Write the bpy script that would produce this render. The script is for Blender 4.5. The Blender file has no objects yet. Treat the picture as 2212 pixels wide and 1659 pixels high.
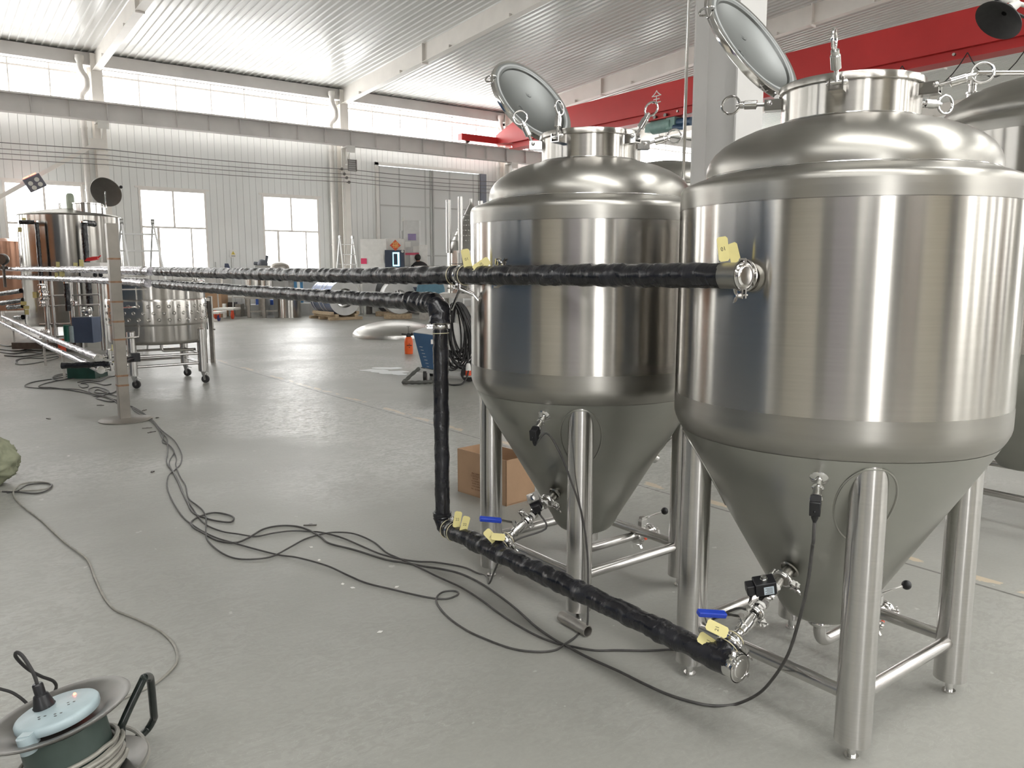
import bpy, math, random
from mathutils import Vector as V, Matrix, noise
R=math.radians; PI=math.pi
random.seed(7)
SC=bpy.context.scene; COL=SC.collection
# ---------------------------------------------------------------- camera
F=1720.; CX,CY=1106.,829.5
PITCH=math.atan(246./F); YAW=R(52.9); EYE=1.5
FW=V((math.cos(YAW),math.sin(YAW),0)); RT=V((math.sin(YAW),-math.cos(YAW),0)); UP=V((0,0,1))
CF=FW*math.cos(PITCH)-UP*math.sin(PITCH); CU=FW*math.sin(PITCH)+UP*math.cos(PITCH)
cam=bpy.data.cameras.new('camera'); camo=bpy.data.objects.new('camera',cam); COL.objects.link(camo)
m=Matrix((RT,CU,-CF)).transposed().to_4x4(); m.translation=V((0,0,EYE)); camo.matrix_world=m
cam.sensor_width=36; cam.lens=F*36/2212; cam.clip_start=.05; cam.clip_end=300
SC.camera=camo
def ray(u,v): return RT*((u-CX)/F)+CU*(-(v-CY)/F)+CF
def fl(u,v,z=0.):
    r=ray(u,v); t=(z-EYE)/r.z; return V((r.x*t,r.y*t,z))
def aty(u,v,y):
    r=ray(u,v); t=y/r.y; return V((r.x*t,y,EYE+r.z*t))
def atx(u,v,x):
    r=ray(u,v); t=x/r.x; return V((x,r.y*t,EYE+r.z*t))
def dirp(u,d,z=0.):
    "ground point at forward distance d in the direction of column u"
    k=(u-CX)/(F*math.cos(PITCH)+0*F); 
    k=(u-CX)/math.hypot(F,246.)
    p=FW*d+RT*(k*d); return V((p.x,p.y,z))
# ---------------------------------------------------------------- mesh builder
class M:
    def __init__(s,T=None): s.v=[];s.f=[];s.mi=[];s.T=T or Matrix.Identity(4);s.cur=0
    def add(s,vs,fs):
        n=len(s.v); s.v+= [s.T@V(p) for p in vs]; s.f+=[[i+n for i in f] for f in fs]; s.mi+=[s.cur]*len(fs); return s
    def box(s,x0,x1,y0,y1,z0,z1):
        return s.add([(x0,y0,z0),(x1,y0,z0),(x1,y1,z0),(x0,y1,z0),(x0,y0,z1),(x1,y0,z1),(x1,y1,z1),(x0,y1,z1)],
          [(0,3,2,1),(4,5,6,7),(0,1,5,4),(1,2,6,5),(2,3,7,6),(3,0,4,7)])
    def cb(s,c,d): 
        return s.box(c[0]-d[0]/2,c[0]+d[0]/2,c[1]-d[1]/2,c[1]+d[1]/2,c[2]-d[2]/2,c[2]+d[2]/2)
    def bar(s,p,q,w,h,up=(0,0,1)):
        "box bar from p to q; w sideways, h along up"
        p,q=V(p),V(q); d=(q-p).normalized(); u=V(up); a=d.cross(u)
        if a.length<1e-4: a=d.cross(V((0,1,0)))
        a.normalize(); b=a.cross(d); a=a*w/2; b=b*h/2
        return s.add([p-a-b,p+a-b,p+a+b,p-a+b,q-a-b,q+a-b,q+a+b,q-a+b],[(0,3,2,1),(4,5,6,7),(0,1,5,4),(1,2,6,5),(2,3,7,6),(3,0,4,7)])
    def lathe(s,pr,n=48,o=(0,0,0),ax=None,cap0=False,cap1=False):
        "profile of (r,z) about axis"
        o=V(o); 
        if ax is None: X,Y,Z=V((1,0,0)),V((0,1,0)),V((0,0,1))
        else:
            Z=V(ax).normalized(); X=Z.orthogonal().normalized(); Y=Z.cross(X)
        vs=[];fs=[]
        for r,z in pr:
            for i in range(n):
                a=2*PI*i/n; vs.append(o+X*(r*math.cos(a))+Y*(r*math.sin(a))+Z*z)
        k=len(pr)
        for j in range(k-1):
            for i in range(n):
                i2=(i+1)%n; fs.append((j*n+i,j*n+i2,(j+1)*n+i2,(j+1)*n+i))
        if cap0: fs.append(tuple(range(n-1,-1,-1)))
        if cap1: fs.append(tuple(range((k-1)*n,k*n)))
        return s.add(vs,fs)
    def cyl(s,p,q,r,r2=None,n=24):
        p,q=V(p),V(q); d=q-p; return s.lathe([(r,0),(r if r2 is None else r2,d.length)],n,p,d,True,True)
    def tubeh(s,p,q,r,t=.003,n=32):
        "hollow tube"
        p,q=V(p),V(q); d=q-p; L=d.length; return s.lathe([(r-t,0),(r,0),(r,L),(r-t,L),(r-t,0)],n,p,d)
    def torus(s,c,ax,R_,r,n=40,k=10,sq=1.):
        pr=[(R_+r*math.cos(a),r*sq*math.sin(a)) for a in [2*PI*i/k for i in range(k+1)]]
        return s.lathe(pr,n,c,ax)
    def sph(s,c,r,n=20,k=12,sc=(1,1,1)):
        pr=[(max(1e-5,r*math.sin(PI*i/k)),-r*math.cos(PI*i/k)) for i in range(k+1)]
        T=s.T; s.T=T@Matrix.Translation(V(c))@Matrix.Diagonal((*sc,1)); s.lathe(pr,n); s.T=T; return s
    def sweep(s,pts,r,n=10,rf=None,caps=True,rgh=0.):
        pts=[V(p) for p in pts]; k=len(pts); vs=[];fs=[]
        t=(pts[1]-pts[0]).normalized(); X=t.orthogonal().normalized()
        for j in range(k):
            a=pts[max(0,j-1)]; b=pts[min(k-1,j+1)]; t=(b-a).normalized()
            X=(X-t*X.dot(t)).normalized(); Y=t.cross(X)
            for i in range(n):
                th=2*PI*i/n; rr=r if rf is None else rf(j,th)
                vs.append(pts[j]+X*(rr*math.cos(th))+Y*(rr*math.sin(th)))
        for j in range(k-1):
            for i in range(n):
                i2=(i+1)%n; fs.append((j*n+i,j*n+i2,(j+1)*n+i2,(j+1)*n+i))
        if caps: fs+= [tuple(range(n-1,-1,-1)),tuple(range((k-1)*n,k*n))]
        return s.add(vs,fs)
    def prism(s,poly,h,T=None):
        "poly in xy extruded 0..h along z, under T"
        k=len(poly); o=s.T
        if T is not None: s.T=s.T@T
        s.add([(x,y,0) for x,y in poly]+[(x,y,h) for x,y in poly],[tuple(range(k-1,-1,-1)),tuple(range(k,2*k))]+[(i,(i+1)%k,k+(i+1)%k,k+i) for i in range(k)])
        s.T=o; return s
    def mesh(s,name,mats,off=V((0,0,0)),ang=35,flat=False,bev=0):
        me=bpy.data.meshes.new(name); me.from_pydata([tuple(p-off) for p in s.v],[],s.f); me.validate()
        for mm in (mats if isinstance(mats,(list,tuple)) else [mats]): me.materials.append(mm)
        if isinstance(mats,(list,tuple)) and len(me.polygons)==len(s.mi): me.polygons.foreach_set('material_index',s.mi)
        if not flat:
            me.polygons.foreach_set('use_smooth',[True]*len(me.polygons)); me.set_sharp_from_angle(angle=R(ang))
        me.update(); return me
    def build(s,name,mats,parent=None,off=(0,0,0),ang=35,label=None,bev=0,flat=False):
        o=bpy.data.objects.new(name,s.mesh(name,mats,V(off),ang,flat)); COL.objects.link(o)
        if parent: o.parent=parent
        if label: o['label']=label
        if bev:
            b=o.modifiers.new('bevel','BEVEL'); b.width=bev; b.segments=2; b.limit_method='ANGLE'; b.angle_limit=R(40)
        return o
def tag(o,label,cat,group=None,kind=None):
    o['label']=label; o['category']=cat
    if group:o['group']=group
    if kind:o['kind']=kind
    return o
def thing(name,label,cat,loc=(0,0,0),rz=0,group=None):
    o=bpy.data.objects.new(name,None); COL.objects.link(o); o.location=loc; o.rotation_euler=(0,0,rz); o.empty_display_size=.1
    return tag(o,label,cat,group)
def one(m,name,mats,label,cat,group=None,ang=35,kind=None,bev=0,flat=False):
    xs=[p.x for p in m.v]; ys=[p.y for p in m.v]; z=min(p.z for p in m.v)
    c=V(((min(xs)+max(xs))/2,(min(ys)+max(ys))/2,z))
    o=m.build(name,mats,None,c,ang,None,bev,flat); o.location=c
    return tag(o,label,cat,group,kind)
def struct(m,name,mats,label=None,parent=None,ang=35,flat=False):
    o=m.build(name,mats,parent,ang=ang,flat=flat)
    if not parent: o['kind']='structure'
    if label: o['label']=label
    return o
def kids(o): return [c for c in bpy.data.objects if c.parent==o]
def copy_tree(o,par=None):
    c=o.copy(); COL.objects.link(c); c.parent=par
    for ch in kids(o): copy_tree(ch,c)
    return c
def smooth(pts,k=8,closed=False):
    "Catmull-Rom through the points"
    pts=[V(p) for p in pts]; out=[]; n=len(pts)
    for i in range(n-1):
        p0=pts[max(0,i-1)];p1=pts[i];p2=pts[i+1];p3=pts[min(n-1,i+2)]
        for j in range(k):
            t=j/k; out.append(.5*((2*p1)+(p2-p0)*t+(2*p0-5*p1+4*p2-p3)*t*t+(3*p1-p0-3*p2+p3)*t**3))
    out.append(pts[-1]); return out
def rounded(pts,r,k=8):
    pts=[V(p) for p in pts]; out=[pts[0]]
    for i in range(1,len(pts)-1):
        a=(pts[i-1]-pts[i]).normalized(); b=(pts[i+1]-pts[i]).normalized()
        p=pts[i]+a*r; q=pts[i]+b*r
        for j in range(k+1):
            t=j/k; out.append(p*(1-t)**2+pts[i]*2*t*(1-t)+q*t*t)
    out.append(pts[-1]); return out
def densify(pts,step):
    out=[V(pts[0])]
    for a,b in zip(pts[:-1],pts[1:]):
        a,b=V(a),V(b); n=max(1,int(math.ceil((b-a).length/step)))
        for i in range(1,n+1): out.append(a.lerp(b,i/n))
    return out
def frame(o,z,x=None):
    "matrix with local z along z, local x near x"
    z=V(z).normalized(); x=V(x) if x is not None else z.orthogonal(); x=(x-z*x.dot(z)).normalized(); y=z.cross(x)
    m=Matrix((x,y,z)).transposed().to_4x4(); m.translation=V(o); return m
def text(s,size,T,mat,name,parent=None,off=(0,0,0),depth=.0006,cjk=False):
    "lettering laid in the local xy plane of T, as a mesh"
    cu=bpy.data.curves.new(name,'FONT'); cu.body=s; cu.size=size; cu.extrude=depth; cu.align_x='CENTER'; cu.align_y='CENTER'
    cu.resolution_u=3
    o=bpy.data.objects.new(name,cu); COL.objects.link(o)
    dg=bpy.context.evaluated_depsgraph_get(); dg.update()
    me=bpy.data.meshes.new_from_object(o.evaluated_get(dg)); bpy.data.objects.remove(o)
    TT=Matrix.Translation(-V(off))@T
    me.transform(TT); me.materials.clear(); me.materials.append(mat)
    ob=bpy.data.objects.new(name,me); COL.objects.link(ob)
    if parent: ob.parent=parent
    return ob
# ---------------------------------------------------------------- materials
MATS={}
def mat(name,col,rough=.5,metal=0.,spec=.5,nz=0.,ns=8.,bump=0.,bs=40.,stretch=(1,1,1),aniso=0.,coat=0.,rn=0.,emit=None,es=0.):
    m=bpy.data.materials.new(name); m.use_nodes=True; nt=m.node_tree; b=nt.nodes['Principled BSDF']
    b.inputs['Base Color'].default_value=(*col,1); b.inputs['Roughness'].default_value=rough; b.inputs['Metallic'].default_value=metal
    b.inputs['Specular IOR Level'].default_value=spec
    if coat: b.inputs['Coat Weight'].default_value=coat; b.inputs['Coat Roughness'].default_value=.1
    L=nt.links.new
    if aniso:
        b.inputs['Anisotropic'].default_value=aniso
        t=nt.nodes.new('ShaderNodeTangent'); t.direction_type='RADIAL'; t.axis='Z'; b.inputs['Anisotropic Rotation'].default_value=.25; L(t.outputs[0],b.inputs['Tangent'])
    if nz or bump or rn:
        tc=nt.nodes.new('ShaderNodeTexCoord'); mp=nt.nodes.new('ShaderNodeMapping'); mp.inputs['Scale'].default_value=stretch; L(tc.outputs['Object'],mp.inputs[0])
    if nz or rn:
        n=nt.nodes.new('ShaderNodeTexNoise'); n.inputs['Scale'].default_value=ns; n.inputs['Detail'].default_value=6; L(mp.outputs[0],n.inputs['Vector'])
    if nz:
        mx=nt.nodes.new('ShaderNodeMix'); mx.data_type='RGBA'; mx.inputs[6].default_value=(*[c*(1-nz) for c in col],1); mx.inputs[7].default_value=(*[min(1,c*(1+nz)) for c in col],1)
        cr=nt.nodes.new('ShaderNodeMapRange'); cr.inputs[1].default_value=.3; cr.inputs[2].default_value=.7
        L(n.outputs[0],cr.inputs[0]); L(cr.outputs[0],mx.inputs[0]); L(mx.outputs[2],b.inputs['Base Color'])
    if rn:
        cr=nt.nodes.new('ShaderNodeMapRange'); cr.inputs[1].default_value=.3; cr.inputs[2].default_value=.7; cr.inputs[3].default_value=max(.02,rough-rn); cr.inputs[4].default_value=rough+rn
        L(n.outputs[0],cr.inputs[0]); L(cr.outputs[0],b.inputs['Roughness'])
    if bump:
        n2=nt.nodes.new('ShaderNodeTexNoise'); n2.inputs['Scale'].default_value=bs; n2.inputs['Detail'].default_value=6; L(mp.outputs[0],n2.inputs['Vector'])
        bp=nt.nodes.new('ShaderNodeBump'); bp.inputs['Strength'].default_value=bump; bp.inputs['Distance'].default_value=.004; L(n2.outputs[0],bp.inputs['Height']); L(bp.outputs[0],b.inputs['Normal'])
    if emit: b.inputs['Emission Color'].default_value=(*emit,1); b.inputs['Emission Strength'].default_value=es
    MATS[name]=m; return m
steel=mat('brushed_steel',(.50,.48,.45),.215,1,aniso=.92,nz=.035,ns=3.,stretch=(1,1,90))
satin=mat('satin_steel',(.37,.358,.33),.33,1,aniso=.55,nz=.05,ns=2.5,stretch=(1,1,12))
conem=mat('dull_cone_steel',(.43,.43,.40),.34,1,nz=.07,ns=2.2,stretch=(1,1,3),rn=.05)
legm=mat('leg_steel',(.58,.565,.55),.24,1,aniso=.85,nz=.04,ns=4,stretch=(1,1,60))
polish=mat('polished_steel',(.72,.71,.70),.12,1,nz=.03,ns=20)
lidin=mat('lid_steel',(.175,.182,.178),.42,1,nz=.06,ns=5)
darkst=mat('dark_steel',(.16,.15,.14),.4,.8,nz=.2)
galv=mat('rough_steel',(.42,.40,.37),.45,.9,nz=.18,ns=12)
weld=mat('weld_tint',(.22,.13,.08),.5,.6,nz=.2,ns=30)
colw=mat('column_paint',(.54,.53,.515),.5,nz=.04,ns=2)
white=mat('white_paint',(.72,.71,.68),.45,nz=.04,ns=2)
cream=mat('cream_paint',(.78,.75,.71),.5,nz=.04,ns=2)
greyp=mat('grey_paint',(.42,.42,.41),.5,nz=.06,ns=2)
beamg=mat('runway_paint',(.60,.58,.565),.5,nz=.06,ns=1.5)
red=mat('crane_red',(.50,.03,.03),.42,nz=.1,ns=.7,spec=.35)
pvc=mat('pvc_frame',(.74,.71,.68),.35,nz=.03)
pipew=mat('grey_pvc_pipe',(.62,.60,.57),.4,nz=.05)
blk=mat('black_plastic',(.012,.012,.014),.38,nz=.2,ns=30)
rub=mat('black_rubber',(.022,.021,.021),.6,nz=.2,ns=30)
cablem=mat('cable_sheath',(.055,.052,.05),.5,nz=.25,ns=30)
cableg=mat('grey_cable_sheath',(.26,.25,.22),.45,nz=.2,ns=20)
blackp=mat('black_pipe_paint',(.015,.02,.018),.25,nz=.3,ns=25,bump=.2)
blue=mat('blue_grip',(.015,.05,.42),.35,nz=.08,ns=30)
yel=mat('yellow_card',(.62,.55,.24),.55,nz=.04,ns=20)
ink=mat('ink',(.05,.045,.03),.6,nz=.1)
wire=mat('pale_wire',(.62,.56,.38),.4,nz=.05)
tefl=mat('white_tape',(.78,.77,.74),.5,nz=.05)
card=mat('cardboard',(.40,.255,.155),.75,nz=.08,ns=6,bump=.15,bs=60)
cardi=mat('cardboard_print',(.16,.07,.035),.8,nz=.15,ns=40)
paper=mat('pale_label',(.62,.72,.80),.5,nz=.05)
orange=mat('orange_plastic',(.80,.12,.02),.35,nz=.06)
bluem=mat('blue_machine_paint',(.035,.085,.17),.42,nz=.12,ns=6)
bluel=mat('blue_frame_paint',(.06,.22,.42),.45,nz=.1)
navy=mat('navy_plastic',(.03,.04,.16),.45,nz=.1)
wood=mat('pallet_wood',(.42,.32,.21),.75,nz=.22,ns=5,stretch=(1,6,6),bump=.3)
film=mat('blue_film_steel',(.20,.24,.36),.33,.7,nz=.08,ns=3)
filmd=mat('dark_blue_film',(.10,.13,.20),.4,.6,nz=.1,ns=3)
sackm=mat('sack_cloth',(.24,.25,.17),.85,nz=.2,ns=14,bump=.5,bs=30)
reelm=mat('reel_steel',(.22,.212,.20),.42,.75,nz=.22,ns=9,rn=.08)
reelg=mat('reel_drum_green',(.06,.085,.075),.45,.3,nz=.25,ns=8)
palebl=mat('pale_blue_plastic',(.35,.43,.455),.42,nz=.09,ns=16)
hoistm=mat('hoist_green',(.20,.33,.30),.5,nz=.1)
dred=mat('magenta_panel',(.62,.10,.17),.5,nz=.05)
purp=mat('lilac_board',(.30,.24,.42),.5,nz=.05)
dkgl=mat('dark_panel',(.045,.055,.085),.3,nz=.1)
cyan=mat('cyan_screen',(.25,.65,.75),.4,emit=(.35,.85,1.),es=1.2,nz=.02)
rled=mat('red_indicator',(.9,.1,.05),.4,emit=(1,.12,.06),es=5,nz=.02)
lampw=mat('lamp_lens',(.62,.62,.58),.3,nz=.02)
fu_r=mat('festive_red',(.65,.08,.03),.55,nz=.1); fu_y=mat('festive_gold',(.75,.50,.16),.45,nz=.1)
skin=mat('skin',(.42,.24,.17),.6,nz=.05); hairm=mat('dark_hair',(.02,.016,.014),.6,nz=.2)
jack=mat('dark_jacket',(.035,.034,.036),.8,nz=.2,ns=10); trous=mat('grey_trousers',(.16,.17,.19),.8,nz=.15)
bronze=mat('worn_belt_steel',(.35,.33,.30),.4,.7,nz=.2)
def mk(nt,t,**k):
    n=nt.nodes.new(t)
    for a,b in k.items(): setattr(n,a,b)
    return n
def math_(nt,op,a,b=None,c=None):
    n=nt.nodes.new('ShaderNodeMath'); n.operation=op
    for i,x in enumerate((a,b,c)):
        if x is None: continue
        if isinstance(x,(int,float)): n.inputs[i].default_value=x
        else: nt.links.new(x,n.inputs[i])
    return n.outputs[0]
# wrapped black tape: gloss foil with creases
def tape_mat(name,col,rough,st,metal=0.):
    m=mat(name,col,rough,metal,spec=.6,nz=.5,ns=14,rn=.07); nt=m.node_tree; b=nt.nodes['Principled BSDF']; L=nt.links.new
    tc=mk(nt,'ShaderNodeTexCoord'); mp=mk(nt,'ShaderNodeMapping'); mp.inputs['Scale'].default_value=(18,55,18); mp.inputs['Rotation'].default_value=(R(25),0,R(18)); L(tc.outputs['Object'],mp.inputs[0])
    n=mk(nt,'ShaderNodeTexNoise'); n.inputs['Scale'].default_value=1.; n.inputs['Detail'].default_value=5; n.inputs['Distortion'].default_value=.6; L(mp.outputs[0],n.inputs['Vector'])
    w=mk(nt,'ShaderNodeTexWave'); w.bands_direction='Y'; w.wave_profile='SAW'; w.inputs['Scale'].default_value=3.2; w.inputs['Distortion'].default_value=1.6; w.inputs['Detail'].default_value=1
    mp2=mk(nt,'ShaderNodeMapping'); mp2.inputs['Rotation'].default_value=(R(20),0,R(22)); L(tc.outputs['Object'],mp2.inputs[0]); L(mp2.outputs[0],w.inputs['Vector'])
    s=math_(nt,'ADD',math_(nt,'MULTIPLY',n.outputs[0],.7),math_(nt,'MULTIPLY',w.outputs[1],.5))
    bp=mk(nt,'ShaderNodeBump'); bp.inputs['Strength'].default_value=st; bp.inputs['Distance'].default_value=.01; L(s,bp.inputs['Height']); L(bp.outputs[0],b.inputs['Normal'])
    return m
tape=tape_mat('black_wrap_tape',(.010,.010,.013),.26,.42)
foil=tape_mat('foil_wrap_tape',(.30,.29,.31),.25,.4,.85)
# panel walls: vertical seams every pitch metres
def panel_mat(name,col,axis,pitch,low=None):
    m=mat(name,col,.42); nt=m.node_tree; b=nt.nodes['Principled BSDF']; L=nt.links.new
    tc=mk(nt,'ShaderNodeTexCoord'); sp=mk(nt,'ShaderNodeSeparateXYZ'); L(tc.outputs['Object'],sp.inputs[0])
    fr=math_(nt,'FRACT',math_(nt,'DIVIDE',sp.outputs[axis],pitch))
    d=math_(nt,'ABSOLUTE',math_(nt,'SUBTRACT',fr,.5)); g=math_(nt,'SMOOTH_MIN',math_(nt,'MULTIPLY',d,22.),1.,.2)
    n=mk(nt,'ShaderNodeTexNoise'); n.inputs['Scale'].default_value=.5; L(tc.outputs['Object'],n.inputs['Vector'])
    mx=mk(nt,'ShaderNodeMix',data_type='RGBA'); mx.inputs[6].default_value=(*[c*.66 for c in col],1); mx.inputs[7].default_value=(*col,1); L(g,mx.inputs[0])
    mx2=mk(nt,'ShaderNodeMix',data_type='RGBA',blend_type='MULTIPLY'); mx2.inputs[0].default_value=.25; L(mx.outputs[2],mx2.inputs[6]); L(n.outputs[0],mx2.inputs[7])
    L(mx2.outputs[2],b.inputs['Base Color'])
    bp=mk(nt,'ShaderNodeBump'); bp.inputs['Strength'].default_value=.6; bp.inputs['Distance'].default_value=.02; L(g,bp.inputs['Height']); L(bp.outputs[0],b.inputs['Normal'])
    return m
wallm=panel_mat('wall_panel',(.85,.86,.85),0,.225)
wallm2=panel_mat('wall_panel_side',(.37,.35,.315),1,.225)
wallm3=panel_mat('wall_panel_back',(.50,.46,.40),0,.225)
doorm=panel_mat('door_panel',(.70,.71,.70),0,1.16)
ceilm=mat('ceiling_sheet',(.68,.68,.665),.24,.0,spec=.27,nz=.04,ns=1.5,bump=.5,bs=2.2,stretch=(1,.35,1))
jambm=mat('slate_jamb',(.20,.215,.26),.5,nz=.05); wirem=mat('wall_wire',(.16,.155,.15),.6,nz=.1)
# glass
glass=bpy.data.materials.new('window_glass'); glass.use_nodes=True; nt=glass.node_tree; nt.nodes.clear()
o_=mk(nt,'ShaderNodeOutputMaterial'); mx=mk(nt,'ShaderNodeMixShader'); tr=mk(nt,'ShaderNodeBsdfTransparent'); gl=mk(nt,'ShaderNodeBsdfGlossy'); gl.inputs['Roughness'].default_value=.03
nz_=mk(nt,'ShaderNodeTexNoise'); nz_.inputs['Scale'].default_value=1.5
tr.inputs[0].default_value=(.96,.96,.95,1)
mx.inputs[0].default_value=.06; nt.links.new(tr.outputs[0],mx.inputs[1]); nt.links.new(gl.outputs[0],mx.inputs[2]); nt.links.new(mx.outputs[0],o_.inputs[0])
# floor
floorm=bpy.data.materials.new('concrete_floor'); floorm.use_nodes=True; nt=floorm.node_tree; b=nt.nodes['Principled BSDF']; L=nt.links.new
tc=mk(nt,'ShaderNodeTexCoord'); co=tc.outputs['Object']
def nzn(scale,detail=6,st=(1,1,1),dist=0.,rot=0):
    mp=mk(nt,'ShaderNodeMapping'); mp.inputs['Scale'].default_value=st; mp.inputs['Rotation'].default_value=(0,0,rot); L(co,mp.inputs[0])
    n=mk(nt,'ShaderNodeTexNoise'); n.inputs['Scale'].default_value=scale; n.inputs['Detail'].default_value=detail; n.inputs['Distortion'].default_value=dist; L(mp.outputs[0],n.inputs['Vector']); return n.outputs[0]
def rng(x,a,b_,c=0.,d=1.):
    n=mk(nt,'ShaderNodeMapRange'); n.inputs[1].default_value=a; n.inputs[2].default_value=b_; n.inputs[3].default_value=c; n.inputs[4].default_value=d; L(x,n.inputs[0]); return n.outputs[0]
def mixc(f,a,c):
    n=mk(nt,'ShaderNodeMix',data_type='RGBA')
    if isinstance(f,float): n.inputs[0].default_value=f
    else: L(f,n.inputs[0])
    for i,x in ((6,a),(7,c)):
        if isinstance(x,tuple): n.inputs[i].default_value=(*x,1)
        else: L(x,n.inputs[i])
    return n.outputs[2]
big=nzn(.35,5); mid=nzn(2.2,7); fine=nzn(60,4)
c1=mixc(rng(big,.3,.7),(.268,.267,.244),(.325,.323,.295)); c2=mixc(rng(mid,.35,.7,0,.35),c1,(.225,.224,.202)); c3=mixc(rng(fine,.3,.7,0,.25),c2,(.35,.345,.315))
sp=mk(nt,'ShaderNodeSeparateXYZ'); L(co,sp.inputs[0]); X_,Y_=sp.outputs[0],sp.outputs[1]
wob=nzn(1.2,3); 
def line(coord,pos,w,amp=0.):
    d=math_(nt,'ABSOLUTE',math_(nt,'SUBTRACT',math_(nt,'ADD',coord,math_(nt,'MULTIPLY',math_(nt,'SUBTRACT',wob,.5),amp)),pos))
    return math_(nt,'LESS_THAN',d,w)
seam=math_(nt,'MAXIMUM',line(X_,4.0,.009),line(X_,13.2,.008)); seam=math_(nt,'MAXIMUM',seam,line(Y_,16.,.01)); seam=math_(nt,'MAXIMUM',seam,line(X_,-4.5,.006))
c4=mixc(math_(nt,'MULTIPLY',seam,.75),c3,(.07,.065,.06))
wear=nzn(7,6,(1,.5,1)); paintl=math_(nt,'MULTIPLY',line(X_,4.085,.035),math_(nt,'GREATER_THAN',wear,.53))
c5=mixc(math_(nt,'MULTIPLY',paintl,.75),c4,(.52,.42,.29))
chip=nzn(11,3); grit=math_(nt,'GREATER_THAN',chip,.73); c6=mixc(math_(nt,'MULTIPLY',grit,.35),c5,(.6,.6,.58))
# burnished worn patches are glossier, some of their sheen lightened into the colour
scr=nzn(13,12,(1,1.7,1),1.6,R(53)); pat=nzn(.42,5,(1,1,1),.5)
pol=math_(nt,'MULTIPLY',rng(pat,.42,.58),rng(scr,.42,.58))
sc2=nzn(6,9,(1,2.2,1),3.0,R(40)); hair=math_(nt,'MULTIPLY',rng(math_(nt,'ABSOLUTE',math_(nt,'SUBTRACT',sc2,.5)),0,.010,1,0),rng(pat,.44,.58))
c7=mixc(math_(nt,'MULTIPLY',pol,.15),c6,(.50,.50,.475)); c8=mixc(math_(nt,'MULTIPLY',hair,.32),c7,(.62,.62,.60)); L(c8,b.inputs['Base Color'])
L(rng(pol,0,1,.46,.32),b.inputs['Roughness']); b.inputs['Specular IOR Level'].default_value=.38
bp=mk(nt,'ShaderNodeBump'); bp.inputs['Strength'].default_value=.35; bp.inputs['Distance'].default_value=.0035; L(math_(nt,'ADD',scr,math_(nt,'MULTIPLY',fine,.3)),bp.inputs['Height']); L(bp.outputs[0],b.inputs['Normal'])
# ================================================================ the hall
XL,XR,YB,YF=-26.,52.5,-20.,28.
def roofz(y): return 8.0+.053*(28-y) if y>4 else 8.0+.053*(y+20)
m=M(); m.add([(XL,YB,0),(XR,YB,0),(XR,YF,0),(XL,YF,0)],[(0,1,2,3)]); m.add([(XL,YB,-.2),(XR,YB,-.2),(XR,YF,-.2),(XL,YF,-.2)],[(3,2,1,0)])
struct(m,'floor',floorm,'grey worn concrete hall floor')
# corrugated roof sheets, ribs running with the slope
def ceil_piece(m,x0,x1,y0,y1):
    p=.21; prof=[]; i=math.floor((x0-XL)/p)
    x=XL+i*p
    while x<x1: prof+=[(x,0),(x+.135,0),(x+.155,.032),(x+.19,.032)]; x+=p
    prof=[(x0,0)]+[q for q in prof if x0<q[0]<x1]+[(x1,0)]; k=len(prof); ys=[y0,(y0+y1)/2,y1]
    vs=[(a,y,roofz(y)-h+.03) for y in ys for a,h in prof]
    m.add(vs,[(j*k+i,(j+1)*k+i,(j+1)*k+i+1,j*k+i+1) for j in range(2) for i in range(k-1)])
m=M(); ceil_piece(m,XL,XR,4.0001,YF+.1); struct(m,'ceiling',ceilm,'glossy corrugated metal roof sheets',flat=True)
FILL_SKY=[(-8.9,-6.7),(-1.2,1.0),(6.6,8.8),(14.6,16.8),(22.3,24.5),(30.0,32.2),(37.7,39.9)]; SY=(-15.,1.)  # rooflight strips added out of view to brighten the foreground
m=M(); e=XL
for a,b_ in FILL_SKY:
    ceil_piece(m,e,a,YB-.1,4.); ceil_piece(m,a,b_,YB-.1,SY[0]); ceil_piece(m,a,b_,SY[1],4.); e=b_
ceil_piece(m,e,XR,YB-.1,4.); struct(m,'ceiling.001',ceilm,'corrugated roof behind the camera with rooflight strips added for foreground light',flat=True)
# walls with openings: cells between break lines
def wall(name,mt,axis,pos,a0,a1,z1,ops,th=.12,label=None):
    xs=sorted({a0,a1,*[o[0] for o in ops],*[o[1] for o in ops]}); zs=sorted({0,z1,*[o[2] for o in ops],*[o[3] for o in ops]})
    xs=[x for x in xs if a0<=x<=a1]; m=M()
    for i in range(len(xs)-1):
        for j in range(len(zs)-1):
            cx,cz=(xs[i]+xs[i+1])/2,(zs[j]+zs[j+1])/2
            if any(o[0]<cx<o[1] and o[2]<cz<o[3] for o in ops): continue
            if axis=='x': m.box(xs[i],xs[i+1],min(pos,pos+th),max(pos,pos+th),zs[j],zs[j+1])
            else: m.box(min(pos,pos+th),max(pos,pos+th),xs[i],xs[i+1],zs[j],zs[j+1])
    return struct(m,name,mt,label,flat=True)
GX=[5.28+7.72*i for i in range(-4,7)]          # column lines (-25.6 .. 51.6)
GX=[x+(0.0) for x in GX]
cols=[-18.4,-10.4,-2.55,5.15,13.23,20.66,28.4,36.1,43.8,51.5]
wins=[]
for a in cols[:-1]:
    if abs(a-13.23)<.1: continue
    for d in (1.04,5.05): wins.append((a+d,a+d+2.11,1.5,4.11))
wins=[w for w in wins if w[1]<XR]; wins.append((-23.4,-21.3,1.5,4.11))
strips=[(XL+.2,cols[0]-.15,6.15,7.63)]+[(cols[i]+.15,cols[i+1]-.15,6.15,7.63) for i in range(len(cols)-1)]
door=(14.74,19.45,0,5.46)
wall('wall_north',wallm,'x',28.,XL,XR,8.6,wins+strips+[door],label='pale grey panel wall with windows')
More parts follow.
